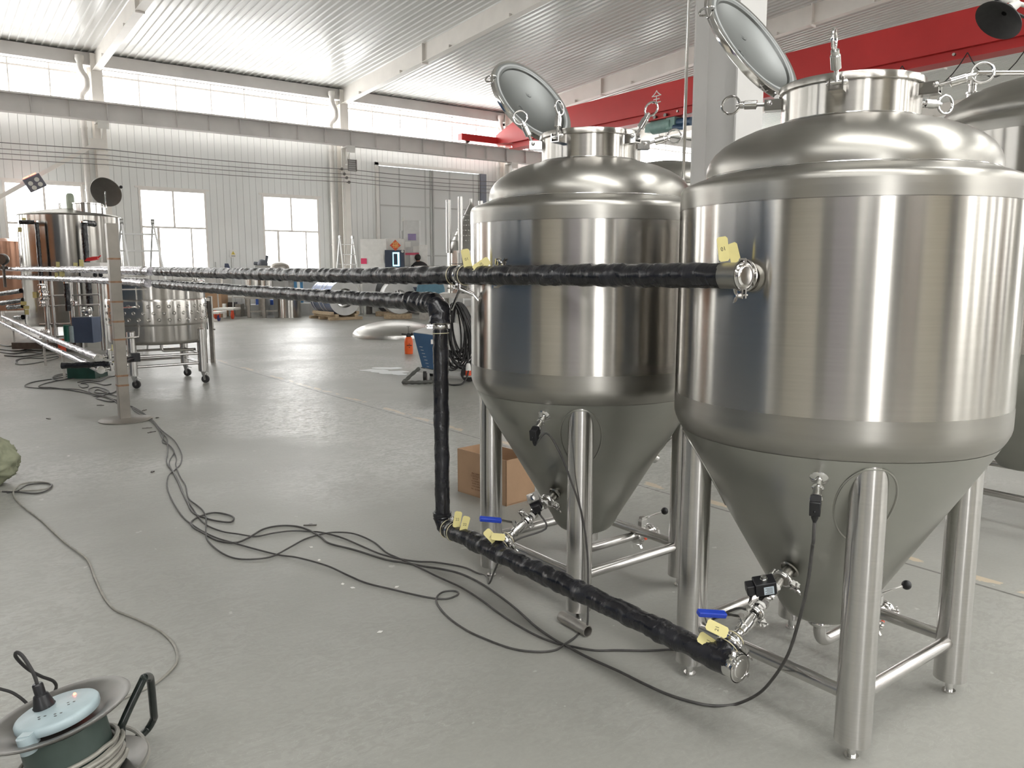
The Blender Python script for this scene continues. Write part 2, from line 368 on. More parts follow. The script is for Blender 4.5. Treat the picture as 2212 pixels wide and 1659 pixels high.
bstr=[(a,a+2.3,4.9,7.5) for a in (9.6,13.6,18.6,22.6,27.6,31.6,36.6,40.6)]+[(-23,-17,5.9,7.4)]
bwin=[(a,a+2.1,1.5,4.1) for a in (10.,14.,19.,23.,28.,32.,37.,41.)]
gate=(-13.6,-9.8,0,5.4)
wall('wall_south',wallm3,'x',-20.12,XL,XR,8.6,bstr+bwin+[gate],label='beige panel wall behind')
lw=[(a,a+2.1,1.5,4.1) for a in (8.,14.,20.,24.5)]
wall('wall_west',wallm2,'y',XL-.12,YB,YF,9.6,[(6.,12.,5.6,7.4),(14.,20.,5.6,7.4),(21.,27.,5.6,7.4)]+lw)
rw=[(-14.,-7.,5.6,7.4),(-4.,3.,5.6,7.4),(6.,13.,5.6,7.4),(15.,25.,5.6,7.4)]
wall('wall_east',wallm2,'y',XR,YB,YF,9.6,rw+[(-12.,-9.,0.,4.2)])
# windows: frame + panes as parts
wn=[0]; nb=[0]
def window(x0,x1,z0,z1,y,face=-1,simple=False,strip=False):
    wn[0]+=1; m=M(); t=.07; f=y+.02*face; w=.06
    def b(a0,a1,c0,c1):
        e=.003*(nb[0]%7); nb[0]+=1; m.box(a0,a1,min(f+e*face*-1,f-(w-e)*face),max(f+e*face*-1,f-(w-e)*face),c0,c1)
    if strip:
        b(x0,x1,z0,z0+.05); b(x0,x1,z1-.05,z1); b(x0,x0+.05,z0,z1); b(x1-.05,x1,z0,z1); b(x0,x1,z1-.25,z1-.19)
        n=max(2,round((x1-x0)/1.1)); 
        for i in range(1,n): a=x0+(x1-x0)*i/n; b(a-.02,a+.02,z0,z1)
    else:
        b(x0,x1,z0,z0+t); b(x0,x1,z1-t,z1); b(x0,x0+t,z0,z1); b(x1-t,x1,z0,z1)
        zm=z0+(z1-z0)*.53; b(x0,x1,zm-.032,zm+.032); c=(x0+x1)/2; b(c-.03,c+.03,zm,z1)
        b(x0+.50,x0+.58,z0,zm); b(x0+1.55,x0+1.60,z0,zm)
        m.box(x0-.1,x1+.1,y-.0-.03*(1 if face<0 else 0),y+.03*(1 if face>0 else 0),z1,z1+.06)
    fr=struct(m,'window_%d'%wn[0],pvc)
    g=M(); yy=f-.03*face; g.box(x0+.02,x1-.02,yy-.004,yy+.004,z0+.02,z1-.02); struct(g,'pane',glass,parent=fr,flat=True)
for w in wins: window(*w,28.)
for w in strips: window(*w,28.,strip=True)
for w in bwin: window(*w,-20.,face=1)
for w in bstr: window(*w,-20.,face=1,strip=True)
def window_x(y0,y1,z0,z1,x):
    wn[0]+=1; m=M()
    for a,b_ in ((y0,y0+.06),(y1-.06,y1),((y0+y1)/2-.03,(y0+y1)/2+.03)): m.box(x-.03,x+.03,a,b_,z0,z1)
    for a,b_ in ((z0,z0+.06),(z1-.06,z1)): m.box(x-.03,x+.03,y0,y1,a,b_)
    fr=struct(m,'window_%d'%wn[0],pvc); g=M(); g.box(x-.004,x+.004,y0,y1,z0,z1); struct(g,'pane',glass,parent=fr,flat=True)
for w in lw+[(6.,12.,5.6,7.4),(14.,20.,5.6,7.4),(21.,27.,5.6,7.4)]: window_x(*w,XL-.06)
for w in rw: window_x(*w,XR+.06)
for a,b_ in FILL_SKY:      # frames and panes of the added, unseen rooflights
    wn[0]+=1; m=M(); z0,z1=roofz(SY[0])+.02,roofz(SY[1])+.02
    for y0,y1 in ((SY[0],SY[0]+.08),(SY[1]-.08,SY[1])): m.box(a,b_,y0,y1,roofz(y0)-.02,roofz(y0)+.1)
    for x in (a,b_): m.bar((x,SY[0],z0),(x,SY[1],z1),.08,.12)
    fr=struct(m,'window_%d'%wn[0],pvc); g=M(); g.bar(((a+b_)/2,SY[0],z0+.03),((a+b_)/2,SY[1],z1+.03),b_-a,.01); struct(g,'pane',glass,parent=fr,flat=True)
# big sliding door
m=M(); x0,x1,_,z1=door
m.box(x0+.02,x1-.02,27.98,28.06,0.01,z1-.02); d=struct(m,'door_1',doorm,'large grey two-leaf hall door',flat=True)
m=M(); c=(x0+x1)/2+.02
for a in (x0+.03,c-.05,c+.06,x1-.03): m.box(a-.03,a+.03,27.94,27.985,0.01,z1-.02)
for z in (3.95,2.05,.05): m.box(x0,x1,27.955,27.985,z,z+.05)
struct(m,'door_rail',greyp,parent=d,flat=True)
m=M(); m.box(x0-.12,x0,27.9,28,0,z1+.1); m.box(x0-.12,x1+.15,27.9,28,z1-.0,z1+.12); struct(m,'trim_1',white)
m=M(); m.box(x1,x1+.28,27.86,28,0,z1); struct(m,'trim_2',jambm,'dark blue grey door jamb')
# eave beam
m=M(); m.box(XL,XR,27.72,27.98,7.63,7.98); m.box(XL,XR,27.66,27.98,7.6,7.635); struct(m,'trim_3',beamg,'eave beam')
m=M(); m.box(XL,XR,27.95,28,0,.25); struct(m,'baseboard_north',greyp)
# columns along the window wall, and rafters
def hcol(m,x,y0,y1,z1,w=.30,t=.014):
    m.box(x-w/2,x+w/2,y0,y0+t,0,z1); m.box(x-w/2,x+w/2,y1-t,y1,0,z1); m.box(x-.006,x+.006,y0+t,y1-t,0,z1)
k=3
for i,x in enumerate(cols):
    k+=1; m=M(); hcol(m,x,27.58,27.96,7.95,.32)
    struct(m,'trim_%d'%k,cream if i!=3 else cream,'white steel wall column')
    k+=1; m=M()      # crane bracket
    m.box(x-.16,x+.16,27.1,27.58,5.88,5.935); m.add([(x-.008,27.12,5.88),(x-.008,27.58,5.88),(x-.008,27.58,5.35),(x+.008,27.12,5.88),(x+.008,27.58,5.88),(x+.008,27.58,5.35)],[(0,1,2),(5,4,3),(0,2,5,3)])
    m.box(x-.16,x+.16,27.12,27.14,5.7,5.88)
    struct(m,'trim_%d'%k,white,'crane beam bracket')
    k+=1; m=M()
    def rs(ya,yb):
        za,zb=roofz(ya),roofz(yb); da,db=.56,.52
        m.add([(x-.006,ya,za),(x-.006,yb,zb),(x-.006,yb,zb-db),(x-.006,ya,za-da),(x+.006,ya,za),(x+.006,yb,zb),(x+.006,yb,zb-db),(x+.006,ya,za-da)],[(0,3,2,1),(4,5,6,7)])
        m.bar((x,ya,za-da),(x,yb,zb-db),.22,.016); 
    rs(27.95,4.05); rs(3.95,-20)
    for j in range(8):
        y=26.2-j*2.9; z=roofz(y); m.box(x-.012,x+.10,y-.01,y+.01,z-.53,z-.44); m.box(x-.10,x+.012,y-.01,y+.01,z-.53,z-.44)
    for y in (21.9,13.5): z=roofz(y); m.box(x-.11,x+.11,y-.02,y+.02,z-.6,z)
    struct(m,'trim_%d'%k,cream,'roof rafter')
# inner columns near the middle line
for i,x in enumerate(cols):
    if x<0: continue
    k+=1; m=M(); x_=x+.265 if abs(x-5.15)<.1 else x
    hcol(m,x_,4.06,4.50,8.7,.33,.016); m.box(x_-.17,x_+.17,4.5,5.25,5.88,5.935); m.box(x_-.008,x_+.008,4.5,5.2,5.4,5.88)
    struct(m,'trim_%d'%k,colw,'white H section steel column behind the tanks')
# runway beams
def runway(y,name,label):
    m=M(); m.box(XL,XR,y-.15,y+.15,6.45,6.47); m.box(XL,XR,y-.15,y+.15,5.94,5.96); m.box(XL,XR,y-.006,y+.006,5.96,6.45); m.box(XL,XR,y-.03,y+.03,6.47,6.52)
    x=XL+.3
    while x<XR: m.box(x-.005,x+.005,y-.12,y+.12,5.96,6.45); x+=1.0
    o=one(m,name,beamg,label,'crane beam',flat=True); return o
runway(27.3,'crane_runway_beam','long grey crane runway beam running in front of the high strip windows')
runway(5.05,'crane_runway_beam','grey crane runway beam carried by the inner columns behind the tanks')
# diagonal wall brace
m=M(); m.bar(aty(-40,448,27.5),(4.95,27.5,5.28),.12,.12); m.cb((5.0,27.5,5.3),(.35,.03,.3)); one(m,'wall_brace',cream,'diagonal steel brace crossing the wall at far left','brace')
# overhead crane
cr=thing('overhead_crane','red overhead travelling crane girder spanning under the roof','crane',(20,16,6.3)); o=(20,16,6.3)
m=M(); gx0,gx1=19.78,20.22
pr=[(27.25,6.62),(27.25,6.95),(25.9,7.38),(5.0,7.38),(5.0,6.55),(26.2,6.55)]
m.add([(gx0,y,z) for y,z in pr]+[(gx1,y,z) for y,z in pr],[(0,1,2,3,4,5),(11,10,9,8,7,6)]+[(i,(i+6),((i+1)%6)+6,(i+1)%6) for i in range(6)])
m.build('girder',red,cr,o)
m=M(); m.box(19.9,20.1,5.2,26.3,6.33,6.55); m.box(19.74,20.26,5.2,26.3,6.30,6.335); m.box(19.76,20.24,5.0,26.4,6.54,6.57); m.build('bottom_flange',red,cr,o)
for y,nm in ((27.3,'end_truck'),(5.05,'end_truck')):
    m=M(); m.box(18.05,22.0,y-.14,y+.14,6.60,6.86); e=m.build(nm,red,cr,o)
    for x in (18.4,21.6):
        w=M(); w.cyl((x,y-.05,6.62),(x,y+.05,6.62),.10,n=20); w.build('wheel',darkst,e,o)
m=M(); y=9.4
for yy in (9.2,11.1,13.2,15.1,17.5): m.cyl((19.70,yy,6.42),(19.76,yy,6.42),.035,n=10)
m.build('cable_clip',galv,cr,o)
T=frame((19.775,18.45,6.98),(-1,0,0),(0,-1,0)); text('全',.44,T,white,'lettering',cr,o)
# hoist hanging from the girder
h=thing('electric_hoist','pale green electric wire hoist hanging under the red girder','hoist',(20,18.2,5.9),group=None); o=(20,18.2,5.9)
m=M(); m.cyl((20,18.75,6.12),(20,17.9,6.12),.22,n=28); m.build('drum',hoistm,h,o)
m=M(); m.box(19.82,20.18,17.7,18.05,5.95,6.32); m.box(19.85,20.1,18.72,19.0,5.98,6.26); m.build('gear_case',hoistm,h,o)
m=M(); m.cyl((20,17.7,6.14),(20,17.15,6.10),.13,n=20); m.cyl((19.85,17.75,5.98),(19.85,17.3,5.92),.08,n=16); m.build('motor',bluem,h,o)
m=M(); m.box(19.88,20.12,18.1,18.6,6.28,6.36)
for yy in (18.1,18.55): m.cyl((19.8,yy,6.4),(20.2,yy,6.4),.06,n=14)
m.build('trolley',darkst,h,o)
m=M(); 
for yy in (18.2,18.5): m.cyl((20,yy,6.0),(20,yy,4.5),.008,n=6)
m.build('wire_rope',darkst,h,o)
m=M(); m.box(19.9,20.1,18.2,18.5,4.3,4.52); m.torus((20,18.35,4.2),(1,0,0),.08,.02,n=16,k=6); m.build('hook_block',darkst,h,o)
# festoon cable under the girder
m=M(); ys=[6.2,7.6,8.9,10.4,12.0,13.5]
for a,b_ in zip(ys[:-1],ys[1:]):
    pts=[(19.72,a+(b_-a)*t/10,6.40-2.6*(t/10)*(1-t/10)*(1.0 if a<11 else .6)) for t in range(11)]; m.sweep(pts,.012,6)
one(m,'festoon_cable',rub,'black festoon cable looping under the right end of the crane girder','cable')
# wall-mounted wires on the column line
rowz=(5.10,4.93,4.80,4.65)
for i,z in enumerate(rowz):
    m=M(); pts=[]
    xs=[-20]+cols[1:8]
    for a,b_ in zip(xs[:-1],xs[1:]):
        for t in range(8): s=t/8; pts.append((a+(b_-a)*s,27.35,z+.03-.22*s*(1-s)))
    m.sweep(pts,.011 if i else .013,5)
    one(m,'power_wire',wirem,['topmost of the four bare wires strung along the window wall','second from top of the four wires along the window wall','third from top of the four wires along the window wall','lowest and thickest of the four wires along the window wall'][i],'wire','wires strung along the window wall')
for cx in (5.15,13.23):
    for j,z in enumerate(rowz):
        m=M(); m.lathe([(.02,-.03),(.05,-.02),(.03,0),(.05,.02),(.02,.03)],14,(cx+.12 if cx<10 else cx-.25+.09*j,27.38,z+.03),(0,1,0),True,True); m.cyl((cx+.12 if cx<10 else cx-.25+.09*j,27.4,z+.03),(cx+.12 if cx<10 else cx-.25+.09*j,27.58,z+.03),.01,n=6)
        one(m,'wire_insulator',white if cx<10 else darkst,('pale' if cx<10 else 'dark')+' wire insulator on the '+('left' if cx<10 else 'middle')+' wall column, '+['topmost','second','third','lowest'][j]+' of four','insulator','wire insulators')
# downpipes
for i,x in enumerate((4.75,12.80,20.3)):
    m=M(); pts=rounded([(x-.05,27.55,7.75),(x-.05,27.55,7.45),(x+.12,27.62,7.2),(x+.12,27.62,6.95),(x-.02,27.78,6.75),(x-.02,27.78,.01)],.08,5)
    m.sweep(pts,.085,16); m.lathe([(.09,0),(.13,.1),(.13,.2)],16,(x-.05,27.55,7.62))
    for z in (5.75,3.9,2.4): m.lathe([(.1,0),(.1,.05)],16,(x-.02,27.78,z))
    one(m,'drain_pipe',pipew,'beige rain downpipe beside the '+['left','middle','right'][i]+' wall column','pipe','rain downpipes on the window wall')
# conduit on the middle wall column, wire on the white column
m=M()
for dx in (.0,.07): m.cyl((13.05+dx,27.5,5.85),(13.05+dx,27.5,.4),.016,n=8)
one(m,'wall_conduit',pipew,'pair of thin vertical conduits on the middle wall column','conduit')
m=M(); m.cyl((5.20,4.53,0),(5.20,4.53,8.4),.013,n=10); m.cyl((5.155,4.50,0),(5.155,4.50,8.4),.006,n=8)
one(m,'column_conduit',polish,'thin shiny conduit running up the left edge of the white column','conduit')
# box lamp on the middle column
lt=thing('wall_floodlight','square slatted floodlight on a bracket on the middle wall column','light',(13.9,27.0,5.2)); o=(13.9,27.0,5.2)
m=M(); c=aty(760,357,26.9); c=V(c); m.cb(c,(.30,.05,.40)); m.build('lamp_body',greyp,lt,o)
m=M(); m.bar(c+V((-.16,-.04,-.2)),c+V((-.16,-.04,.2)),.03,.03); m.bar(c+V((.16,-.04,-.2)),c+V((.16,-.04,.2)),.03,.03)
for j in range(6): m.bar(c+V((-.16,-.04,-.2+.075*j)),c+V((.16,-.04,-.2+.075*j)),.02,.02)
m.build('guard_bars',darkst,lt,o)
m=M(); m.bar(c+V((0,.03,.0)),(13.23,27.58,c.z+.1),.04,.04); m.build('bracket',white,lt,o)
# warning notice
nt_=thing('wall_notice','small white wall notice with a yellow warning triangle between two windows','sign',aty(503,548,27.99)); p=nt_.location.copy()
T=frame(p+V((0,-.02,0)),(0,-1,0),(1,0,0)); m=M(T); m.box(-.11,.11,-.13,.13,0,.012); m.build('plate',tefl,nt_,p)
m=M(T@Matrix.Translation((0,.02,.013))); m.prism([(-.07,-.05),(.07,-.05),(0,.07)],.003); m.build('triangle',mat('warning_yellow',(.7,.55,.1),.5,nz=.05),nt_,p)
m=M(T@Matrix.Translation((0,.01,.018))); m.box(-.006,.006,-.03,.02,0,.002); m.box(-.07,.07,-.105,-.095,-.005,.0); m.box(-.07,.07,-.085,-.075,-.005,.0); m.build('symbol',ink,nt_,p)
# tensioned lamp wire and hanging lamp, top right
lp=thing('hanging_lamp','dark bell-shaped lamp hanging from roof wires at top right','lamp',atx(2160,40,6.8)); p=lp.location.copy()
d=(fl(2212,100,3)-fl(2160,100,3)).normalized()
ax=V((.35,-.75,-.75)).normalized()
m=M(); m.lathe([(.001,-.10),(.04,-.098),(.06,-.07),(.12,-.035),(.172,.01),(.178,.022),(.166,.014),(.11,-.022),(.02,-.05)],32,p,(-RT*.62-UP*.72-FW*.15)); m.build('shade',rub,lp,p)
m=M(); m.sph(p+RT*.02+UP*.14,.04); m.sph(p+RT*.30+UP*.06,.03); m.cyl(p+RT*.02+UP*.14,p+RT*.30+UP*.06,.016); m.cyl(p+RT*.07+UP*.07,p+RT*.13+UP*.11,.04,.03); m.build('lamp_holder',white,lp,p)
m=M(); pts=smooth([p+V((-.9,.75,1.15)),p+V((-.1,.05,.17)),p+V((.35,-.28,-.12)),p+V((.8,-.6,-.55))],6); m.sweep(pts,.011,6); m.sweep([p+V((-.05,.02,.15)),p+V((.9,-.7,.6))],.009,6)
m.build('lamp_wire',rub,lp,p)
# ================================================================ fermentation tanks
BX,BY=2.546,1.512; AX_,AY_=2.520,2.752
CZ0,CR0=.985,.540; KC=.5887
def cr_(z): return CR0-(CZ0-z)*KC
def eye_bolt(parent,piv,d,L=.115,ringd=None,side=None):
    "swing bolt: rod, sleeve nut and eye ring along d from the pivot"
    piv=V(piv); d=V(d).normalized(); s=V(side) if side is not None else d.orthogonal(); s=(s-d*s.dot(d)).normalized()
    m=M(); m.cyl(piv-s*.022,piv+s*.022,.008,n=12); m.sph(piv+s*.024,.009,12,8); m.sph(piv-s*.024,.009,12,8)
    # threaded rod
    pr=[]; n=14
    for i in range(n): z=i*.05/n; pr+=[(.0055,z),(.0072,z+.05/n*.5)]
    m.lathe(pr,12,piv,d,True,True)
    m.build('swing_rod',polish,parent)
    m=M(); m.lathe([(.007,.042),(.0155,.044),(.0155,.084),(.0125,.088),(.0125,.10),(.006,.103),(.006,.114)],20,piv,d,True,True)
    nut=m.build('sleeve_nut',polish,parent)
    m=M(); m.torus(piv+d*(.104+.028),s,.030,.0045,32,10); m.build('eye_ring',polish,nut)
def bracket(parent,az,dz=0,rot=0):
    a=az; rd=V((math.cos(a),math.sin(a),0)); s=V((-rd.y,rd.x,0)); c=rd*.218+V((0,0,2.060))
    m=M()
    for k in (-1,1): m.bar(c+s*(.019*k)-rd*.004,c+s*(.019*k)+rd*.052,.005,.034)
    m.bar(c-V((0,0,.018))-rd*.004,c-V((0,0,.018))+rd*.052,.043,.004)
    m.build('hinge_lug',polish,parent); return c+rd*.036+V((0,0,.004)),s,rd
def cam_az(cx,cy): return math.atan2(-cy,-cx)
def make_tank(loc,label,bolts,sensor,side_port=True):
    t=thing('fermentation_tank',label,'tank',(0,0,0),group=None)
    # shell with shoulder and rolled lower edge
    m=M(); m.lathe([(.452,1.806),(.500,1.789),(.528,1.7775),(.535,1.772),(.5385,1.764),(.5395,1.754)],128,(0,0,0)); m.build('shoulder',satin,t,ang=50)
    m=M(); m.lathe([(.5395,1.754),(.54,1.735)],128); m.lathe([(.54,1.735),(.54,1.70)],128); m.build('upper_band',satin,t)
    m=M(); m.lathe([(.54,1.702),(.54,1.4),(.54,1.075)],128); m.build('shell',steel,t)
    m=M(); m.lathe([(.5402,1.076),(.54,1.02),(.5395,1.005),(.536,.99),(.528,.972),(.520,.958),(.514,.950)],128); m.build('lower_band',satin,t,ang=60)
    # cone with a blunt rolled bottom
    m=M(); zb=.262
    pr=[(.516,.951),(cr_(.93)-.002,.93)]+[(cr_(z),z) for z in (.85,.7,.55,.42,.36,.34)]+[(cr_(.34)-.010,.318),(cr_(.34)-.022,.298),(cr_(.34)-.037,.282),(cr_(.34)-.055,.272),(.09,.266),(.075,.264),(.001,.262)]
    m.lathe(pr,128); m.build('cone',conem,t,ang=60)
    m=M(); m.lathe([(.034,.275),(.034,.245),(.026,.243)],40); m.build('bottom_ferrule',polish,t)
    # domed top
    m=M(); m.lathe([(.4545,1.806),(.4555,1.822),(.453,1.842),(.446,1.862),(.430,1.886),(.405,1.908),(.370,1.929),(.32,1.951),(.27,1.966),(.235,1.974),(.222,1.978),(.2165,1.984)],128); m.build('dome',satin,t,ang=60)
    m=M(); m.torus((0,0,1.8065),(0,0,1),.4555,.0022,128,6); m.torus((0,0,1.982),(0,0,1),.2175,.002,96,6); m.build('weld_bead',polish,t)
    m=M(); m.lathe([(.2155,1.978),(.2155,2.078),(.224,2.0785),(.2255,2.081),(.2255,2.099),(.224,2.102),(.206,2.102),(.206,1.978)],96); m.build('manway_neck',steel,t,ang=30)
    # open lid: hinge azimuth 97 deg, leaning back 32 deg
    ph,tl=R(97),R(32); h=V((math.cos(ph),math.sin(ph),0)); s=V((-h.y,h.x,0)); d=h*math.sin(tl)+V((0,0,math.cos(tl))); hp=h*.235+V((0,0,2.105))
    nrm=s.cross(d) 
    if nrm.dot(-h)<0: nrm=-nrm     # inner side looks back over the neck
    c=hp+d*.235; T=frame(c,nrm,d)
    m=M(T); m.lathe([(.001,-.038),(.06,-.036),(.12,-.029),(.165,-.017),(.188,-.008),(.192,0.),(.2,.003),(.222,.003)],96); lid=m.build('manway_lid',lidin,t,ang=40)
    m=M(T); m.lathe([(.222,.003),(.2335,.003),(.235,.001),(.235,-.020),(.232,-.022),(.214,-.022),(.185,-.03),(.12,-.045),(.001,-.056)],96); m.build('lid_rim',polish,lid,ang=40)
    m=M(T); m.torus((0,0,.002),(0,0,1),.207,.006,96,8,.6); m.build('gasket',mat_gasket,lid)
    m=M(T)
    for (a,b_) in ((.075,-.04),(-.03,.07)): m.torus((a,b_,-.0345),(0,0,1),.016,.0022,24,6); m.torus((a,b_,-.0345),(0,0,1),.006,.002,16,6)
    m.build('spot_mark',lidin,lid)
    m=M(T); m.sweep(rounded([(.13,-.03,-.03),(.13,-.03,-.085),(.13,.05,-.085),(.13,.05,-.03)],.02),.006,10); 
    m.torus((.10,.215,-.012),(1,0,.2),.026,.004,24,8); m.build('lid_handle',polish,lid)
    m=M(); m.cyl(hp-s*.05-V((0,0,.012)),hp+s*.05-V((0,0,.012)),.010,n=14)
    for k in (-.035,.035): m.bar(h*.21+s*k+V((0,0,2.085)),hp+s*k+V((0,0,-.01)),.012,.028); m.bar(hp+s*k-V((0,0,.01)),hp+s*k+d*.05-nrm*.025,.012,.02)
    m.build('lid_hinge',polish,t)
    ca=cam_az(loc[0],loc[1])
    for rel,dv in bolts:
        az=ca+R(rel); p,s2,rd=bracket(t,az)
        eye_bolt(t,p,rd*dv[0]+V((0,0,dv[1]))+s2*dv[2],side=s2)
    # legs, weld pads, stretchers
    L=.3225
    for i,(sx,sy) in enumerate(((-1,-1),(-1,1),(1,1),(1,-1))):
        x,y=sx*L,sy*L; n=40; m=M(); vs=[]; rl=.054
        for j in range(n):
            a=2*PI*j/n; vx,vy=x+rl*math.cos(a),y+rl*math.sin(a); vs.append((vx,vy,.055))
        for j in range(n):
            a=2*PI*j/n; vx,vy=x+rl*math.cos(a),y+rl*math.sin(a); r=math.hypot(vx,vy); vs.append((vx,vy,CZ0-(CR0-r)/KC+.004))
        m.add(vs,[(j,(j+1)%n,n+(j+1)%n,n+j) for j in range(n)]+[tuple(range(n-1,-1,-1))]); lg=m.build('leg',legm,t,ang=50)
        m=M(); m.cyl((x,y,.0),(x,y,.008),.022,n=20); m.cyl((x,y,.008),(x,y,.06),.013,n=16); m.build('levelling_foot',polish,lg)
        # pad ring lying on the cone
        rr=math.hypot(x,y); u=V((x/rr,y/rr,0)); zc=CZ0-(CR0-rr)/KC; sl=V((u.x*KC,u.y*KC,1)).normalized(); tt=V((-u.y,u.x,0)); m=M(); pts=[]
        for j in range(49):
            a=2*PI*j/48; q=V((x,y,0))+u*(.080*math.cos(a)-.026)+tt*(.086*math.sin(a)); r=q.length; zz=CZ0-(CR0-r)/KC
            zz=min(zz,.93); rc=cr_(zz); q=V((q.x/r*rc,q.y/r*rc,zz)); pts.append(q)
        m.sweep(pts,.0035,6,caps=False); m.build('leg_pad_weld',conem,lg)
    for a,b_ in (((-L,-L),(-L,L)),((-L,L),(L,L)),((L,L),(L,-L)),((L,-L),(-L,-L))):
        m=M(); m.cyl((*a,.20),(*b_,.20),.0215,n=28); m.build('stretcher',legm,t)
    # bottom outlet: elbow and pipe towards +x with valve
    m=M(); pts=rounded([(0,0,.245),(0,0,.155),(.40,0,.155)],.06,10); m.sweep(pts,.0215,24); m.build('outlet_pipe',legm,t,ang=50)
    def clamp(c,ax,r,par,wing=V((0,0,1))):
        c=V(c); ax=V(ax).normalized(); m=M(); m.lathe([(r*.8,-.009),(r,-.009),(r*1.06,-.003),(r*1.06,.003),(r,.009),(r*.8,.009)],32,c,ax,True,True)
        w=V(wing); w=(w-ax*w.dot(ax)).normalized(); s=ax.cross(w)
        for k in (-1,1): m.bar(c+w*r+s*.006*k,c+w*(r+.022)+s*.006*k,.014,.007,s)
        m.cyl(c+w*(r+.014)-s*.022,c+w*(r+.014)+s*.026,.0035,n=8); m.bar(c+w*(r+.014)+s*.024,c+w*(r+.03)+s*.034,.004,.014,ax); m.bar(c+w*(r+.014)+s*.024,c+w*(r-.004)+s*.036,.004,.014,ax)
        return m.build('pipe_clamp',polish,par)
    clamp((0,0,.238),(0,0,1),.040,t,(1,-.3,0))
    ov=M(); ov.cyl((.36,0,.155),(.44,0,.155),.032,n=28); ov.cyl((.44,0,.155),(.455,0,.155),.038,n=28); ov.box(.385,.425,-.012,.012,.18,.23); ov.build('outlet_valve',polish,t)
    clamp((.35,0,.155),(1,0,0),.036,t,(0,-1,-.4)); clamp((.462,0,.155),(1,0,0),.040,t,(0,-1,.2))
    m=M(); m.bar((.405,0,.222),(.405,0,.244),.03,.022); m.cyl((.405,0,.236),(.49,-.055,.268),.0055,n=10); hd=m.build('valve_handle',polish,t)
    m=M(); m.sph((.50,-.062,.272),.019); m.build('ball_knob',blk,hd)
    m=M(); m.cb((.40,-.03,.135),(.016,.004,.01)); m.build('red_seal',fu_r,t)
    # far side sampling port with black ball knob
    m=M(); a=R(-8); rd=V((math.cos(a),math.sin(a),0)); p0=rd*cr_(.62)+V((0,0,.62)); nn=(rd*.86+V((0,0,-.5))).normalized()
    m.cyl(p0-nn*.01,p0+nn*.07,.018,n=20); m.cyl(p0+nn*.05,p0+nn*.12,.026,n=20); pp=p0+nn*.09; m.cyl(pp,pp+V((.10,-.05,.10)),.005,n=8); rp=m.build('racking_port',polish,t)
    m=M(); m.sph(pp+V((.115,-.056,.113)),.018); m.build('ball_knob',blk,rp)
    # left wall port (towards -x)
    m=M(); m.lathe([(.062,-.02),(.050,-.004),(.0435,.004),(.0405,.02)],40,(-.53,-.035,1.478),(-1,0,0)); m.build('side_port',satin,t)
    # temperature sensor on the cone
    az=ca+R(sensor[0]); z=sensor[1]; rd=V((math.cos(az),math.sin(az),0)); p0=rd*cr_(z)+V((0,0,z)); nn=(rd*.862+V((0,0,-.507))).normalized()
    m=M(); m.lathe([(.030,-.004),(.022,.003),(.012,.006)],28,p0,nn); m.lathe([(.012,0),(.012,.03),(.017,.031),(.017,.038),(.0125,.04),(.0125,.075),(.018,.077),(.018,.082),(.014,.084)],24,p0,nn,True,True); sn=m.build('temperature_sensor',polish,t)
    e=p0+nn*.084; side=rd.cross(V((0,0,1)))
    dn=V((0,0,-1)); dn=(dn-nn*dn.dot(nn)*.4).normalized()
    T=frame(e,nn,dn); m=M(T); m.box(-.017,.017,-.015,.015,0,.03); T2=frame(e+nn*.03,dn,side); m.T=T2; m.box(-.015,.015,-.014,.014,-.018,.026); m.lathe([(.010,.026),(.010,.036),(.0055,.05)],16); m.T=Matrix.Identity(4); m.sph(e+nn*.046+dn*.005,.004)
    m.build('sensor_plug',blk,t,bev=.002)
    t['_s']=list(e+nn*.03+dn*.05)
    return t,clamp
mat_gasket=mat('grey_gasket',(.30,.31,.31),.5,nz=.05)
tb,clamp=make_tank((BX,BY),'large stainless steel fermentation tank nearest the camera at right, manway lid open',[(-92,(1,.06,0)),(-9,(.55,.75,.0)),(72,(.95,.25,.35)),(128,(1,.0,0))],(-3,.885))
tb.location=(BX,BY,0); sB=V(tb['_s'])+V((BX,BY,0)); del tb['_s']
ta,_=make_tank((AX_,AY_),'stainless steel fermentation tank in the middle, behind the vertical black pipe, lid open',[(-88,(.45,.9,.0)),(-33,(-.28,.96,-.12)),(50,(.45,.88,.25)),(97,(1,.25,-.2))],(-21,.895))
ta.location=(AX_,AY_,0); sA=V(ta['_s'])+V((AX_,AY_,0)); del ta['_s']
